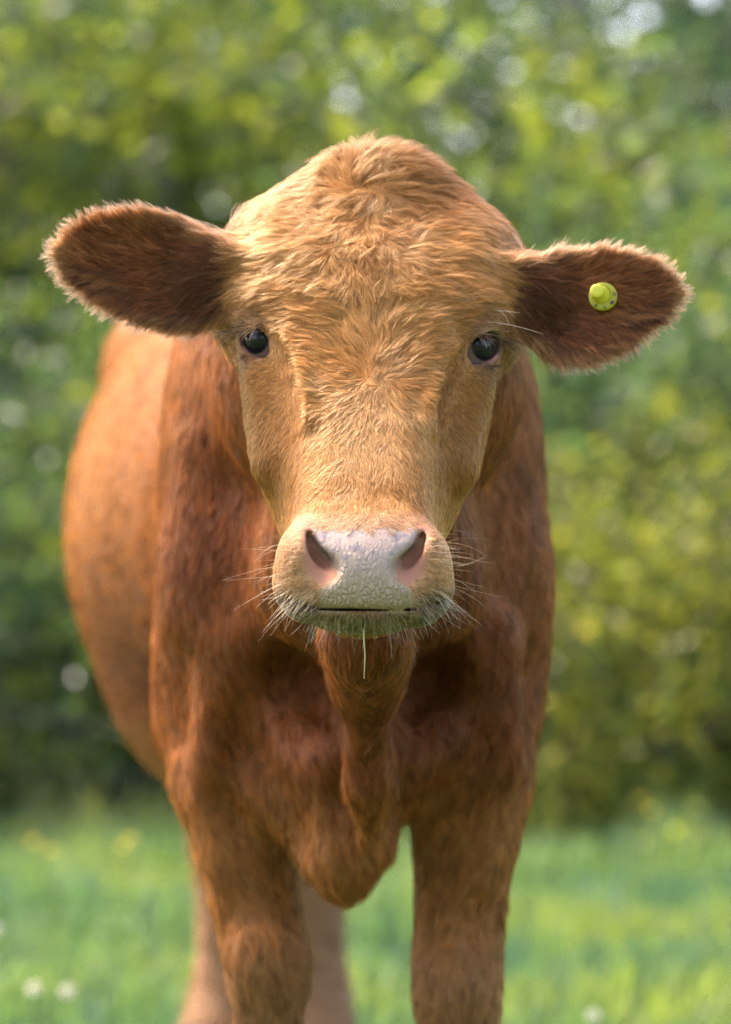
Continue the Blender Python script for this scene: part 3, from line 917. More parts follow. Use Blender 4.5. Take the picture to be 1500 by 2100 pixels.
# ------------------------------------------------------------------ eyes, lashes, whiskers, ear tag
def look_basis(look):
    a = np.cross(look, [0, 0, 1.0]); a /= np.linalg.norm(a)
    b = np.cross(a, look)
    return a, b
m_eye, nt, N, L, pb = new_mat('eyeball')
at = N.new('ShaderNodeAttribute'); at.attribute_name = 'iris'
L.new(at.outputs['Color'], pb.inputs['Base Color'])
pb.inputs['Roughness'].default_value = 0.06
pb.inputs['Specular IOR Level'].default_value = 0.35
for sg in (-1, 1):
    look = LOOK[sg]; a, b = look_basis(look)
    look_g = look + np.array([-sg * 0.0, 0, 0.0]); 
    nt_, nr_ = 40, 28
    V = [EYES[sg] + look * EYE_R * 1.05]; F = []; C = [(0.003, 0.004, 0.006)]
    for i in range(1, nr_):
        th = math.pi * i / nr_
        bulge = 1 + 0.05 * math.exp(-(th / 0.55) ** 4)
        for j in range(nt_):
            ph = 2 * math.pi * j / nt_
            d = look * math.cos(th) + (a * math.cos(ph) + b * math.sin(ph)) * math.sin(th)
            V.append(EYES[sg] + d * EYE_R * bulge)
            e = th / 0.70
            if e < 0.85: c = (0.004, 0.005, 0.007)
            elif e < 1.0: c = (0.012, 0.016, 0.018)
            elif e < 1.10: c = (0.05, 0.045, 0.04)
            else: c = (0.27, 0.19, 0.15)
            C.append(c)
    V.append(EYES[sg] - look * EYE_R); C.append((0.4, 0.3, 0.25))
    for j in range(nt_):
        F.append((0, 1 + j, 1 + (j + 1) % nt_))
        F.append((len(V) - 1, 1 + (nr_ - 2) * nt_ + (j + 1) % nt_, 1 + (nr_ - 2) * nt_ + j))
        for i in range(nr_ - 2):
            p, q = 1 + i * nt_ + j, 1 + i * nt_ + (j + 1) % nt_
            F.append((p, p + nt_, q + nt_, q))
    o = to_cow(mesh_obj('eye', V, F, m_eye))
    point_color(o.data, 'iris', np.array(C))

def strands(name, roots, dirs, lens, sag, rad, C, k=6, seed=1, mat=None, bend=None):
    r = np.random.default_rng(seed)
    n = len(roots); t = np.linspace(0, 1, k)[None, :, None]
    dirs = nrm(np.asarray(dirs, float)); lens = np.asarray(lens, float)
    bd = r.normal(0, 0.16, (n, 3)) if bend is None else bend
    PT = np.asarray(roots)[:, None] + lens[:, None, None] * (dirs[:, None] * t + (bd[:, None] + np.array([0, 0, -1.0])[None, None] * sag) * t * t)
    return make_curves(name, PT, np.asarray(rad, float) * np.ones(n), np.asarray(C, float) * np.ones((n, 3)), mat or m_whisker)

# visible surface lookup by front view
_fr = np.nonzero((CV[:, 1] < 0.25) & (CV[:, 2] > 0.7))[0]
_fr = _fr[CN[_fr, 1] < 0.25]
_fu, _fv = proj(CV[_fr])
def on_face(u, v):
    d = (_fu - u) ** 2 + (_fv - v) ** 2
    c = np.argsort(d)[:12]
    i = c[np.argmin(CV[_fr[c], 1])]
    return CV[_fr[i]], CN[_fr[i]]

r = np.random.default_rng(55)
roots, dirs, lens, cols = [], [], [], []
for sg in (-1, 1):
    for i in range(46):                                   # muzzle sides
        uu = 751 + sg * r.uniform(105, 186); vv = r.uniform(1085, 1238)
        p, nn = on_face(uu, vv)
        d = np.array([sg * 1.0, -0.25 + 0.25 * r.normal(), -0.05 - 0.55 * sstep(1120, 1240, np.array([vv]))[0] + 0.14 * r.normal()])
        roots.append(p); dirs.append(d + 0.35 * nn); lens.append(r.uniform(0.014, 0.040)); cols.append((0.55, 0.37, 0.17))
    for i in range(36):                                   # lip corners
        uu = 751 + sg * r.uniform(88, 170); vv = r.uniform(1205, 1248)
        p, nn = on_face(uu, vv)
        d = np.array([sg * r.uniform(0.2, 1.0), -0.4, -0.8 + 0.2 * r.normal()])
        roots.append(p); dirs.append(d + 0.2 * nn); lens.append(r.uniform(0.012, 0.034)); cols.append((0.50, 0.35, 0.18))
for i in range(80):                                       # chin
    uu = 751 + r.uniform(-125, 125); vv = r.uniform(1262, 1288)
    p, nn = on_face(uu, vv)
    d = np.array([(uu - 751) / 200 + 0.12 * r.normal(), -0.35 + 0.15 * r.normal(), -1.0])
    roots.append(p); dirs.append(d + 0.15 * nn); lens.append(r.uniform(0.006, 0.022)); cols.append((0.40, 0.36, 0.16) if r.random() < 0.75 else (0.6, 0.52, 0.36))
strands('whisker', roots, dirs, lens, 0.12, 0.00012, cols, 7, 3)
# single long hairs over the eyes and lashes
roots, dirs, lens, rad = [], [], [], []
for u0, v0, u1, v1 in ((485, 606, 519, 603), (483, 628, 525, 617), (462, 612, 486, 626), (1000, 655, 1093, 660), (1016, 634, 1085, 640), (1022, 630, 1062, 652), (1030, 628, 1066, 646)):
    p, nn = on_face(u0, v0); q = p + np.array([(u1 - u0) * .00043, -0.012, -(v1 - v0) * .00043])
    roots.append(p); dirs.append(q - p); lens.append(np.linalg.norm(q - p)); rad.append(0.00028)
strands('brow_whisker', roots, dirs, lens, 0.03, rad, (0.80, 0.62, 0.40), 6, 5)
roots, dirs, lens, cols = [], [], [], []
for sg in (-1, 1):
    eu, ev = (521, 695) if sg < 0 else (995, 716)
    for i in range(150):
        t = r.random()
        uu = eu + sg * lerp(-14, 30, t) + r.normal(0, 2); vv = ev - lerp(30, 16, t) + r.normal(0, 2.5)
        p, nn = on_face(uu, vv)
        d = np.array([sg * lerp(0.45, 1.0, t) + 0.1 * r.normal(), -0.55, -0.10 - 0.45 * r.random()])
        roots.append(p); dirs.append(d); lens.append(r.uniform(0.017, 0.033) * lerp(0.6, 1.1, t)); cols.append((0.05, 0.028, 0.020) if r.random() < 0.6 else (0.50, 0.30, 0.14))
    for i in range(30):
        t = r.random()
        uu = eu + sg * lerp(-6, 22, t); vv = ev + 32 + r.normal(0, 2)
        p, nn = on_face(uu, vv)
        roots.append(p); dirs.append(np.array([sg * 0.9, -0.4, -0.35 + 0.2 * r.normal()])); lens.append(r.uniform(0.005, 0.012)); cols.append((0.10, 0.06, 0.05))
strands('eyelash', roots, dirs, lens, 0.05, 0.00022, cols, 6, 7)

def lathe(prof, M, seg=32):
    """prof: (radius, height) list, closed on the axis at both ends; M maps local (x, y, height) to the world"""
    V, F = [], []
    for rr_, hh in prof:
        for j in range(seg):
            an = 2 * math.pi * j / seg
            V.append(M(rr_ * math.cos(an), rr_ * math.sin(an), hh))
    n = len(prof)
    for i in range(n - 1):
        for j in range(seg):
            F.append((i * seg + j, i * seg + (j + 1) % seg, (i + 1) * seg + (j + 1) % seg, (i + 1) * seg + j))
    F.append(tuple(range((n - 1) * seg, n * seg)))
    F.append(tuple(reversed(range(seg))))
    return V, F

m_tag, nt, N, L, pb = new_mat('tag_plastic')
pb.inputs['Base Color'].default_value = (0.34, 0.31, 0.008, 1)
pb.inputs['Roughness'].default_value = 0.38
m_stud, nt, N, L, pb = new_mat('tag_stud')
pb.inputs['Base Color'].default_value = (0.58, 0.53, 0.03, 1)
pb.inputs['Roughness'].default_value = 0.42
m_ink, nt, N, L, pb = new_mat('tag_ink')
pb.inputs['Base Color'].default_value = (0.10, 0.10, 0.035, 1); pb.inputs['Roughness'].default_value = 0.6
m_ink2, nt, N, L, pb = new_mat('tag_ink_dark')
pb.inputs['Base Color'].default_value = (0.012, 0.014, 0.025, 1); pb.inputs['Roughness'].default_value = 0.6
tp, tn = on_face(1237, 608)
tz = np.array([-0.10, -0.985, 0.10]); tz /= np.linalg.norm(tz)
tx = np.cross([0, 0, 1.0], tz); tx = -tx if tx[0] < 0 else tx; tx /= np.linalg.norm(tx)
ty = np.cross(tz, tx); ty = -ty if ty[2] < 0 else ty
t0 = px(1237, 608, (tp[1] - CAM_Y) - 0.006)
TM = lambda a, b, c: tuple(t0 + tx * a + ty * b + tz * c)
V, F = lathe([(0.0115, -0.004), (0.0128, -0.0034), (0.0130, 0.0), (0.0124, 0.0009), (0.0085, 0.0014), (0.0080, 0.0010)], TM, 40)
o_tag = to_cow(mesh_obj('ear_tag', V, F, m_tag)); o_tag['label'] = 'round yellow plastic tag'
o_tag.data.polygons.foreach_set('use_smooth', [True] * len(o_tag.data.polygons))
# stud: leans up and toward the head so its cap is seen beside the middle of the disc
lean = np.array([-0.30, 0.16, 1.0]); lean /= np.linalg.norm(lean)
BM = lambda a, b, c: tuple(t0 + tx * (-0.0016 + a + lean[0] * c) + ty * (0.0014 + b + lean[1] * c) + tz * (lean[2] * c))
V, F = lathe([(0.0086, 0.0008), (0.0074, 0.0020), (0.0064, 0.0080), (0.0062, 0.0122), (0.0056, 0.0130), (0.0030, 0.0131)], BM, 32)
o = mesh_obj('stud', V, F, m_stud); o.parent = o_tag
# worn stamped marks round the rim: small raised strokes
def strokes(name, ang, rects, mat):
    V, F = [], []
    ca, sa = math.cos(ang), math.sin(ang)
    for (x0, y0, x1, y1) in rects:
        b = len(V)
        for h in (0.0008, 0.0019):
            for (a, q) in ((x0, y0), (x1, y0), (x1, y1), (x0, y1)):
                rr_ = 0.0105 + q; tt = a
                V.append(TM(ca * rr_ - sa * tt, sa * rr_ + ca * tt, h))
        F += [(b + 4, b + 5, b + 6, b + 7), (b, b + 1, b + 5, b + 4), (b + 1, b + 2, b + 6, b + 5), (b + 2, b + 3, b + 7, b + 6), (b + 3, b, b + 4, b + 7)]
    o = mesh_obj(name, V, F, mat, smooth=False); o.parent = o_tag
mmk = 0.001
zero = [(-1.1 * mmk, -1.5 * mmk, -0.6 * mmk, 1.5 * mmk), (0.6 * mmk, -1.5 * mmk, 1.1 * mmk, 1.5 * mmk), (-0.6 * mmk, 1.0 * mmk, 0.6 * mmk, 1.5 * mmk), (-0.6 * mmk, -1.5 * mmk, 0.6 * mmk, -1.0 * mmk)]
bars = [(-1.6 * mmk, -1.5 * mmk, -1.1 * mmk, 1.5 * mmk), (-0.4 * mmk, -1.5 * mmk, 0.1 * mmk, 1.5 * mmk), (0.9 * mmk, -1.5 * mmk, 1.4 * mmk, 1.5 * mmk)]
strokes('stamped_mark', math.radians(12), bars, m_ink)
strokes('stamped_mark', math.radians(-28), [(-0.4 * mmk, -1.2 * mmk, 1.2 * mmk, 1.2 * mmk)], m_ink)
strokes('stamped_mark', math.radians(-36), [(-1.3 * mmk, -1.9 * mmk, 1.0 * mmk, 0.8 * mmk)], m_ink2)
strokes('stamped_mark', math.radians(-80), zero, m_ink)
strokes('stamped_mark', math.radians(-128), zero[:2] + [(-0.4 * mmk, -1.3 * mmk, 0.4 * mmk, 1.3 * mmk)], m_ink)

# ------------------------------------------------------------------ ground and grass
m_ground, nt, N, L, pb = new_mat('meadow_soil')
tc = N.new('ShaderNodeTexCoord')
n1 = N.new('ShaderNodeTexNoise'); n1.inputs['Scale'].default_value = 1.3; n1.inputs['Detail'].default_value = 6
n2 = N.new('ShaderNodeTexNoise'); n2.inputs['Scale'].default_value = 40; n2.inputs['Detail'].default_value = 4
L.new(tc.outputs['Object'], n1.inputs['Vector']); L.new(tc.outputs['Object'], n2.inputs['Vector'])
cr = N.new('ShaderNodeValToRGB'); cr.color_ramp.elements[0].color = (0.045, 0.085, 0.022, 1); cr.color_ramp.elements[1].color = (0.10, 0.15, 0.040, 1)
L.new(n1.outputs['Fac'], cr.inputs['Fac'])
mx = N.new('ShaderNodeMixRGB'); mx.blend_type = 'MULTIPLY'; mx.inputs['Fac'].default_value = 0.6
L.new(cr.outputs[0], mx.inputs['Color1']); L.new(n2.outputs['Color'], mx.inputs['Color2'])
L.new(mx.outputs[0], pb.inputs['Base Color']); pb.inputs['Roughness'].default_value = 0.95
g = mesh_obj('ground', [(-1200, -600, 0), (1200, -600, 0), (1200, 1800, 0), (-1200, 1800, 0)], [(0, 1, 2, 3)], m_ground)
tag(g, 'green meadow ground', 'ground', kind='structure')

def leaf_material(name, trans=0.45, rough=0.45, attr='tint'):
    m, nt, N, L, pb = new_mat(name)
    a = N.new('ShaderNodeAttribute'); a.attribute_name = attr
    pb.inputs['Roughness'].default_value = rough
    L.new(a.outputs['Color'], pb.inputs['Base Color'])
    tr = N.new('ShaderNodeBsdfTranslucent')
    bc = N.new('ShaderNodeMixRGB'); bc.blend_type = 'MULTIPLY'; bc.inputs['Fac'].default_value = 1; bc.inputs['Color2'].default_value = (2.3, 2.2, 1.1, 1)
    L.new(a.outputs['Color'], bc.inputs['Color1']); L.new(bc.outputs[0], tr.inputs['Color'])
    ms = N.new('ShaderNodeMixShader'); ms.inputs['Fac'].default_value = trans
    L.new(pb.outputs['BSDF'], ms.inputs[1]); L.new(tr.outputs['BSDF'], ms.inputs[2])
    L.new(ms.outputs['Shader'], N['Material Output'].inputs['Surface'])
    return m
m_leaf = leaf_material('leaf', 0.58, 0.34)
m_grass = leaf_material('grass_blade', 0.35, 0.5)

def blades(n, xr, yr, hmin, hmax, r, cols, width=0.004):
    x = r.uniform(*xr, n); y = r.uniform(*yr, n)
    P = np.stack([x, y, np.zeros(n)], 1)
    h = r.uniform(hmin, hmax, n) * (1 + 0.35 * wave(P, 0.6, 61)) * (1 + 0.25 * wave(P, 2.5, 62))
    an = r.uniform(0, 6.283, n); le = r.uniform(0.1, 0.6, n) * h
    d = np.stack([np.cos(an), np.sin(an), 0 * an], 1); sd = np.stack([-np.sin(an), np.cos(an), 0 * an], 1)
    up = np.array([0, 0, 1.0])
    w = (width * r.uniform(0.7, 1.5, n))[:, None]
    mid = P + d * (le * 0.35)[:, None] + up * (h * 0.6)[:, None]
    tip = P + d * le[:, None] + up * h[:, None]
    V = np.stack([P - sd * w, P + sd * w, mid + sd * w * 0.7, mid - sd * w * 0.7, tip], 1).reshape(-1, 3)
    b = np.arange(n)[:, None] * 5
    F = np.concatenate([b + [0, 1, 2], b + [0, 2, 3], b + [3, 2, 4]], 0)
    pick = np.clip((0.5 + 0.35 * wave(P, 0.9, 63) + r.normal(0, 0.2, n)), 0, 0.999)
    cols = np.array(cols)
    t = pick * (len(cols) - 1); i = t.astype(int); f = (t - i)[:, None]
    C = cols[i] * (1 - f) + cols[np.minimum(i + 1, len(cols) - 1)] * f
    return V, F, np.repeat(C, 5, 0)
r = np.random.default_rng(9)
GC = [(0.0523, 0.1265, 0.0656), (0.0765, 0.1551, 0.0699), (0.1046, 0.1796, 0.0656), (0.1528, 0.2122, 0.0575)]
parts = [blades(95000, (-3.2, 3.2), (1.6, 7.6), 0.03, 0.09, r, GC, 0.0035),
         blades(26000, (-3.0, 3.0), (-2.2, 1.6), 0.04, 0.12, r, GC, 0.0035),
         blades(9000, (-4.5, 4.5), (5.7, 7.6), 0.05, 0.16, r, [(0.05, 0.10, 0.035), (0.09, 0.14, 0.04), (0.16, 0.16, 0.06)], 0.006),
         blades(40000, (-8, 8), (2.5, 10.5), 0.03, 0.10, r, GC, 0.006)]
off = 0; Vs, Fs, Cs = [], [], []
for V, F, C in parts:
    Vs.append(V); Fs.append(F + off); Cs.append(C); off += len(V)
gm = np_mesh('grass', np.concatenate(Vs), np.concatenate(Fs), m_grass)
point_color(gm, 'tint', np.concatenate(Cs))
grass = bpy.data.objects.new('grass', gm); COL.objects.link(grass)
tag(grass, 'short green pasture grass under and behind the cow', 'grass', kind='stuff')

# ------------------------------------------------------------------ trees, shrubs, flowers
def tube(pts, rad, seg=7):
    pts = [np.asarray(p, float) for p in pts]
    V, F = [], []
    for i, p in enumerate(pts):
        d = pts[min(i + 1, len(pts) - 1)] - pts[max(i - 1, 0)]; d /= np.linalg.norm(d) + 1e-9
        a = np.cross(d, [0.3, 1, 0.2]); a /= np.linalg.norm(a); b = np.cross(d, a)
        for j in range(seg):
            an = 2 * math.pi * j / seg
            V.append(p + (a * math.cos(an) + b * math.sin(an)) * rad[i])
    for i in range(len(pts) - 1):
        for j in range(seg):
            F.append((i * seg + j, i * seg + (j + 1) % seg, (i + 1) * seg + (j + 1) % seg, (i + 1) * seg + j))
    return V, F

def leaf_cloud(cent, size, cols, r, droop=0.2):
    n = len(cent)
    nrm_ = nrm(r.normal(size=(n, 3)) + np.array([0, 0, 0.7]))
    ax = nrm(np.cross(nrm_, r.normal(size=(n, 3))))
    ax[:, 2] -= droop; ax = nrm(ax)
    sd = nrm(np.cross(nrm_, ax)); nn = np.cross(ax, sd)
    L_ = (size * r.uniform(0.6, 1.3, n))[:, None]; W = L_ * 0.32
    base = cent - ax * L_ * 0.5
    V = np.stack([base, base + ax * L_ * 0.45 + sd * W + nn * W * 0.35, base + ax * L_, base + ax * L_ * 0.45 - sd * W + nn * W * 0.35], 1).reshape(-1, 3)
    b = np.arange(n)[:, None] * 4
    F = np.concatenate([b + [0, 1, 2], b + [0, 2, 3]], 0)
    cols = np.array(cols); i = r.integers(0, len(cols), n)
    C = cols[i] * r.uniform(0.75, 1.25, (n, 1))
    return V, F, np.repeat(C, 4, 0)

m_bark, nt, N, L, pb = new_mat('bark')
nb_ = N.new('ShaderNodeTexNoise'); nb_.inputs['Scale'].default_value = 18; nb_.inputs['Detail'].default_value = 6
cb = N.new('ShaderNodeValToRGB'); cb.color_ramp.elements[0].color = (0.06, 0.05, 0.04, 1); cb.color_ramp.elements[1].color = (0.22, 0.20, 0.17, 1)
L.new(nb_.outputs['Fac'], cb.inputs['Fac']); L.new(cb.outputs[0], pb.inputs['Base Color']); pb.inputs['Roughness'].default_value = 0.9

def make_tree(name, height, radius, low, leaves, size, cols, seed, trunk_r=0.09, nlimb=16):
    """tree data: a tapered trunk with limbs, and a crown of leaves gathered round the twigs"""
    r = np.random.default_rng(seed)
    TV, TF = [], []
    def add(v, f):
        b = len(TV); TV.extend(v); TF.extend([tuple(i + b for i in q) for q in f])
    tp_ = [np.array([0.06 * math.sin(2.1 * k + seed), 0.06 * math.cos(1.7 * k + seed), height * 0.9 * k / 6]) for k in range(7)]
    add(*tube(tp_, [trunk_r * (1 - 0.13 * k) for k in range(7)], 10))
    twigs = []
    for i in range(nlimb):
        f = (i + 0.5) / nlimb
        z0 = lerp(low * 0.8, height * 0.85, f)
        k = min(5, int(z0 / (height * 0.9) * 6)); p0 = tp_[k] + (tp_[k + 1] - tp_[k]) * ((z0 / (height * 0.9) * 6) - k)
        an = i * 2.399 + r.uniform(-0.4, 0.4)
        reach = radius * (0.65 + 0.45 * math.sin(math.pi * min(1, 0.25 + f * 0.75))) * r.uniform(0.75, 1.15)
        d = np.array([math.cos(an), math.sin(an), r.uniform(-0.05, 0.55)])
        p1 = p0 + d * reach * 0.5; p2 = p0 + d * reach + np.array([0, 0, -0.06 * reach])
        add(*tube([p0, p1, p2], [trunk_r * 0.38 * (1 - 0.6 * f), trunk_r * 0.22 * (1 - 0.5 * f), 0.006], 5))
        for q in np.linspace(0.25, 1.0, 5):
            c = p0 + (p2 - p0) * q
            for _ in range(3):
                twigs.append((c + r.normal(0, 0.16 + 0.12 * radius, 3) * np.array([1, 1, 0.8]), r.uniform(0.5, 1.0)))
    tw = np.array([t[0] for t in twigs]); tr = np.array([t[1] for t in twigs])
    i = r.integers(0, len(tw), leaves)
    cent = tw[i] + r.normal(0, 1, (leaves, 3)) * (0.17 * tr[i] * max(0.6, radius))[:, None]
    cent[:, 2] = np.maximum(cent[:, 2], 0.06)
    V, F, C = leaf_cloud(cent, size, cols, r)
    # each twig has its own shade of green
    tint = r.uniform(0.65, 1.35, len(tw))[i]
    C = C * np.repeat(tint, 4)[:, None]
    cm_ = np_mesh(name + '_crown', V, F, m_leaf); point_color(cm_, 'tint', np.clip(C, 0, 0.9))
    tm = bpy.data.meshes.new(name + '_trunk'); tm.from_pydata([tuple(v) for v in TV], [], TF)
    tm.polygons.foreach_set('use_smooth', [True] * len(tm.polygons)); tm.materials.append(m_bark)
    return tm, cm_

def put_tree(data, name, loc, rot, scale, label, cat, group=None):
    e = empty(name, loc); e.rotation_euler = (0, 0, rot); e.scale = (scale,) * 3
    for nm, me_ in zip(('trunk', 'crown'), data):
        o = bpy.data.objects.new(nm, me_); COL.objects.link(o); o.parent = e
    tag(e, label, cat, group)
    return e

GREEN = [(0.032, 0.0665, 0.0403), (0.0455, 0.0867, 0.0443), (0.0642, 0.1099, 0.0443)]
DARK = [(0.0208, 0.0458, 0.0316), (0.0285, 0.0592, 0.0373), (0.0363, 0.07, 0.0402)]
LIME = [(0.1176, 0.1606, 0.0287), (0.1568, 0.1913, 0.0335), (0.094, 0.1377, 0.0383)]
OLIVE = [(0.1138, 0.1406, 0.0304), (0.1607, 0.1674, 0.0304), (0.087, 0.1205, 0.0304)]
T_green = make_tree('green_tree', 3.5, 1.30, 0.5, 7000, 0.075, GREEN, 21)
T_dark = make_tree('dark_tree', 3.7, 1.40, 0.4, 7500, 0.075, DARK, 22)
T_lime = make_tree('lime_tree', 3.3, 1.05, 0.9, 6500, 0.080, LIME, 23, 0.06)
T_back = make_tree('back_tree', 6.0, 2.0, 0.6, 6000, 0.13, DARK, 24, 0.13)
T_thin = make_tree('thin_tree', 6.0, 1.8, 1.2, 2600, 0.10, GREEN, 28, 0.09)
S_green = make_tree('green_shrub', 1.5, 0.70, 0.10, 3800, 0.055, GREEN, 25, 0.025, 12)
S_olive = make_tree('olive_shrub', 1.35, 0.65, 0.08, 3800, 0.050, OLIVE, 26, 0.02, 12)
S_lime = make_tree('lime_shrub', 1.5, 0.60, 0.10, 3000, 0.055, LIME, 27, 0.02, 12)

def at_px(u, D):
    return ((u - 750) * D / FPX, CAM_Y + D, 0)
G_TREE = 'trees of the wood edge behind the meadow'
lab = {'g': 'mid green leafy tree further along the wood edge', 'd': 'dark green leafy tree further along the wood edge', 'b': 'tall dark tree deep in the wood behind the edge trees'}
dat = {'g': T_green, 'd': T_dark, 'l': T_lime, 'b': T_back, 't': T_thin}
nam = {'g': 'green_tree', 'd': 'dark_tree', 'l': 'young_tree', 'b': 'tall_tree', 't': 'thin_tree'}
spots = [('d', 20, 12.6, 0.3, 1.0, "dark green tree of the wood edge beside the cow's sunlit flank"),
         ('l', 330, 12.3, 1.2, 1.0, 'yellow-green sunlit young tree above the ear without a tag'),
         ('g', 640, 14.2, 2.0, 1.0, "mid green tree rising behind the cow's crown"),
         ('g', 1010, 14.6, 4.1, 0.84, 'low mid green tree behind the root of the tagged ear'),
         ('d', 1210, 13.2, 2.6, 0.95, 'dark green tree behind the tagged ear'),
         ('l', 1510, 12.2, 3.3, 0.72, 'small yellow-green sunlit tree beyond the tip of the tagged ear'),
         ('t', 1110, 17.2, 1.7, 1.0, 'thinly leaved tree with sky showing through above the tagged ear'),
         ('g', 1750, 13.8, 5.0, 1.0, None), ('g', -420, 13.6, 0.9, 1.0, None), ('d', -1100, 13.0, 2.2, 1.05, None), ('g', -1900, 13.8, 3.9, 1.0, None), ('d', 2450, 13.2, 1.0, 1.0, None), ('g', 3200, 13.8, 2.9, 1.05, None), ('d', -2700, 13.2, 5.2, 1.0, None),
         ('b', 120, 17.5, 0.4, 1.0, None), ('b', 600, 18.2, 1.9, 0.95, None), ('b', 1720, 18.6, 3.3, 0.95, None), ('b', -250, 17.9, 2.9, 1.0, None), ('b', -1200, 17.4, 1.5, 1.0, None), ('b', -700, 18.2, 4.4, 1.0, None), ('b', 2500, 17.8, 5.3, 1.0, None), ('b', -1700, 18.0, 0.8, 1.05, None), ('b', 3300, 18.3, 2.4, 1.05, None), ('b', -2600, 18.4, 3.0, 1.0, None)]
for k, u, D, rot, scl, lb in spots:
    put_tree(dat[k], nam[k], at_px(u, D), rot, scl, lb or lab[k], 'tree', G_TREE if lb else G_TREE + {'g': ' (green)', 'd': ' (dark)', 'b': ' (tall)'}[k])
# trees behind the photographer: they close the view that the eyes mirror
for i, (x_, y_, rot, scl) in enumerate([(-5.5, -14.0, 0.4, 1.0), (-1.8, -15.5, 2.0, 1.1), (2.2, -14.6, 3.7, 1.0), (6.0, -15.2, 5.0, 1.1), (-9.5, -13.0, 1.1, 1.05), (10.0, -13.0, 2.9, 1.0)]):
    put_tree(T_back, 'tall_tree', (x_, y_, 0), rot, scl, 'tall dark tree across the meadow, facing the cow', 'tree', 'trees across the meadow behind the photographer')
lab = {'g': 'low green shrub further along the foot of the wood', 'o': 'olive-yellow shrub further along the foot of the wood', 'l': 'lime green shrub further along the foot of the wood'}
dat = {'g': S_green, 'o': S_olive, 'l': S_lime}
nam = {'g': 'green_shrub', 'o': 'olive_shrub', 'l': 'lime_shrub'}
spots = [('g', -80, 11.4, 0.5, 0.95, None), ('l', 150, 12.0, 2.5, 0.75, "bright lime green shrub under the dark tree beside the cow's flank"),
         ('g', 330, 11.6, 3.5, 0.85, "low green shrub half hidden by the cow's belly"), ('g', 620, 11.8, 1.1, 0.8, "low green shrub wholly behind the cow's chest"),
         ('o', 1120, 10.9, 0.3, 0.72, "small olive-yellow shrub touching the cow's shoulder outline"), ('o', 1330, 10.8, 2.2, 0.80, 'olive-yellow shrub in the thick of the tall yellow flowers'), ('o', 1560, 11.0, 4.0, 0.85, 'olive-yellow shrub at the foot of the small lime tree'),
         ('g', 1480, 12.0, 1.9, 1.15, 'tall green shrub behind the olive-yellow shrubs, under the small lime tree'), ('g', 1240, 12.1, 3.0, 1.1, 'green shrub behind the olive-yellow shrubs, under the dark tree'),
         ('g', 1900, 11.5, 5.1, 1.0, None), ('o', 2350, 11.2, 1.0, 0.9, None), ('g', 2800, 11.6, 2.0, 1.0, None), ('g', -620, 11.5, 4.6, 1.0, None), ('l', -1050, 11.8, 0.2, 0.9, None), ('g', -1600, 11.4, 3.3, 1.0, None), ('g', 900, 11.9, 5.5, 0.9, "low green shrub behind the cow's tagged-ear side shoulder")]
for k, u, D, rot, scl, lb in spots:
    D = D * 0.87
    put_tree(dat[k], nam[k], at_px(u, D), rot, scl, lb or lab[k], 'shrub', 'shrubs along the wood edge' if lb else 'shrubs along the wood edge (%s)' % nam[k].split('_')[0])

# flowers
m_stem, nt, N, L, pb = new_mat('stem'); pb.inputs['Base Color'].default_value = (0.10, 0.17, 0.04, 1); pb.inputs['Roughness'].default_value = 0.6
m_white, nt, N, L, pb = new_mat('clover_petal'); pb.inputs['Base Color'].default_value = (0.75, 0.68, 0.58, 1); pb.inputs['Roughness'].default_value = 0.7; pb.inputs['Subsurface Weight'].default_value = 0.2; pb.inputs['Subsurface Radius'].default_value = (0.005, 0.005, 0.004)
m_yel, nt, N, L, pb = new_mat('yellow_petal'); pb.inputs['Base Color'].default_value = (0.75, 0.60, 0.03, 1); pb.inputs['Roughness'].default_value = 0.6
def petals_ball(rad, n, plen, pw, r, flat=False):
    V, F = [], []
    for i in range(n):
        z = 1 - 2 * (i + 0.5) / n
        if flat: z = 0.25 + 0.5 * (i % 2)
        an = i * 2.39996
        q = math.sqrt(max(0, 1 - z * z))
        d = np.array([q * math.cos(an), q * math.sin(an), z]); s = np.array([-math.sin(an), math.cos(an), 0]); up = np.cross(d, s)
        c = d * rad; b = len(V)
        V += [c, c + d * plen * 0.6 + s * pw, c + d * plen + up * pw * 0.4, c + d * plen * 0.6 - s * pw, c + d * plen * 0.55 + up * pw * 0.8]
        F += [(b, b + 1, b + 4), (b + 1, b + 2, b + 4), (b + 2, b + 3, b + 4), (b + 3, b, b + 4)]
    return V, F
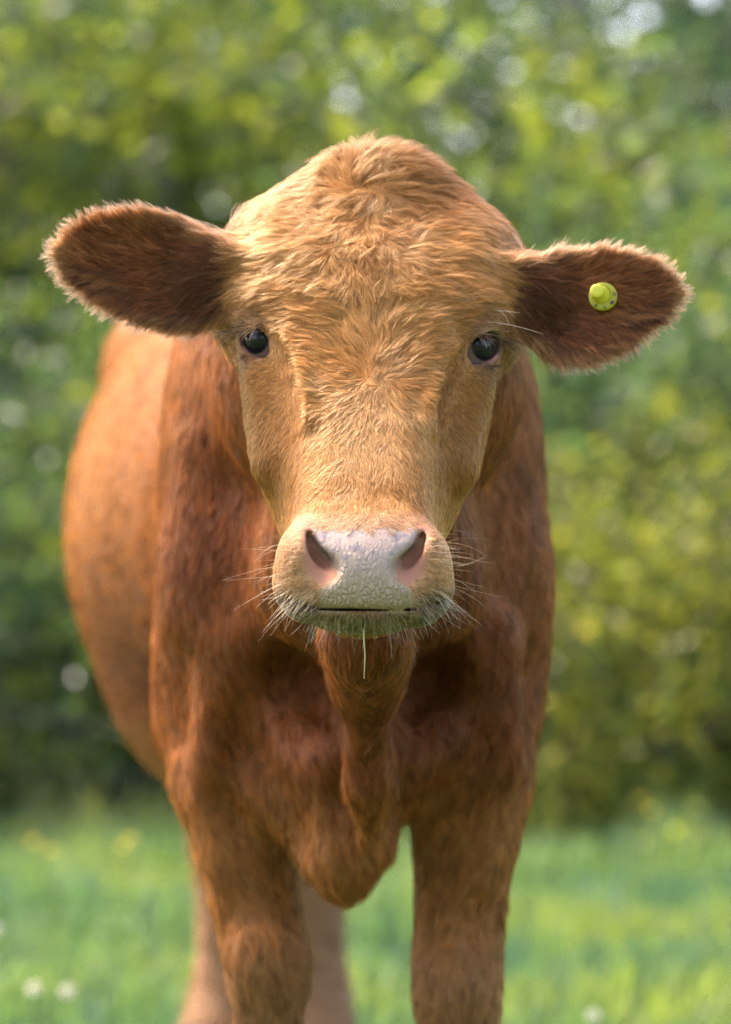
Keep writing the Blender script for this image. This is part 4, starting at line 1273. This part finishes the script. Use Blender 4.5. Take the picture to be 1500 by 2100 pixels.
def flower(name, loc, h, headmat, rad, n, plen, pw, flat, label, cat, group, seed):
    r = np.random.default_rng(seed)
    e = empty(name, loc); tag(e, label, cat, group)
    lean_ = r.normal(0, 0.12, 2) * h
    pts = [(0, 0, 0), (lean_[0] * 0.4, lean_[1] * 0.4, h * 0.55), (lean_[0], lean_[1], h)]
    V, F = tube(pts, [0.0022, 0.0018, 0.0015], 6); mesh_obj('stem', V, F, m_stem, e)
    V, F = petals_ball(rad, n, plen, pw, r, flat)
    o = mesh_obj('flower_head', V, F, headmat, e, smooth=False); o.location = pts[2]
    V, F = [], []
    for q in range(3):
        an = q * 2.1 + r.uniform(0, 1); d = np.array([math.cos(an), math.sin(an), 0.25]); s = np.array([-math.sin(an), math.cos(an), 0]) * 0.011
        c = np.array([0, 0, h * 0.35]); b = len(V)
        V += [c, c + d * 0.016 + s, c + d * 0.030, c + d * 0.016 - s]; F += [(b, b + 1, b + 2), (b, b + 2, b + 3)]
    mesh_obj('leaf', V, F, m_stem, e)
def ground_px(u, v, h):
    D = (CAM_H - h) * FPX / (v - 1050)
    return ((u - 750) * D / FPX, CAM_Y + D, 0)
for i, (u, v, h) in enumerate([(74, 2024, 0.13), (136, 2034, 0.12), (10, 1908, 0.14), (1240, 2086, 0.12)]):
    flower('clover_flower', ground_px(u, v, h), h, m_white, 0.0045, 40, 0.0062, 0.0020, False, 'small white clover flower standing in the grass', 'flower', 'white clover flowers in the grass', 70 + i)
for i, (u, v, h) in enumerate([(60, 1748, 0.20), (262, 1728, 0.24), (140, 1730, 0.22), (225, 1740, 0.20)]):
    flower('meadow_flower', ground_px(u, v, h), h, m_yel, 0.005, 26, 0.008, 0.0035, True, 'small yellow meadow flower standing in the grass', 'flower', 'yellow meadow flowers in the grass', 90 + i)
for i, (u, v, D) in enumerate([(1155, 1552, 10.2), (1432, 1508, 10.3), (1290, 1300, 10.3), (1395, 1320, 10.2), (1215, 1290, 10.4), (1340, 1285, 10.3), (1120, 1440, 10.2), (1470, 1440, 10.3)]):
    D = D * 0.88
    h = float(px(u, v, D)[2])
    flower('tall_yellow_flower', at_px(u, D), h, m_yel, 0.006, 30, 0.009, 0.0035, False, 'tall yellow flowering weed in front of the olive shrubs', 'flower', 'tall yellow flowering weeds by the shrubs', 120 + i)

# a grass stalk hanging from the lips
m_straw, nt, N, L, pb = new_mat('grass_stalk'); pb.inputs['Base Color'].default_value = (0.42, 0.38, 0.14, 1); pb.inputs['Roughness'].default_value = 0.6
cp, cn = on_face(748, 1296)
Dm = cp[1] - CAM_Y - 0.003
V, F = tube([px(744, 1262, Dm), px(746, 1300, Dm - 0.004), px(749, 1345, Dm - 0.003), px(747, 1391, Dm)], [0.0006, 0.0007, 0.0006, 0.0003], 6)
o = mesh_obj('grass_stalk', V, F, m_straw)
tag(o, "thin pale grass stalk hanging from the cow's lips", 'grass stalk')
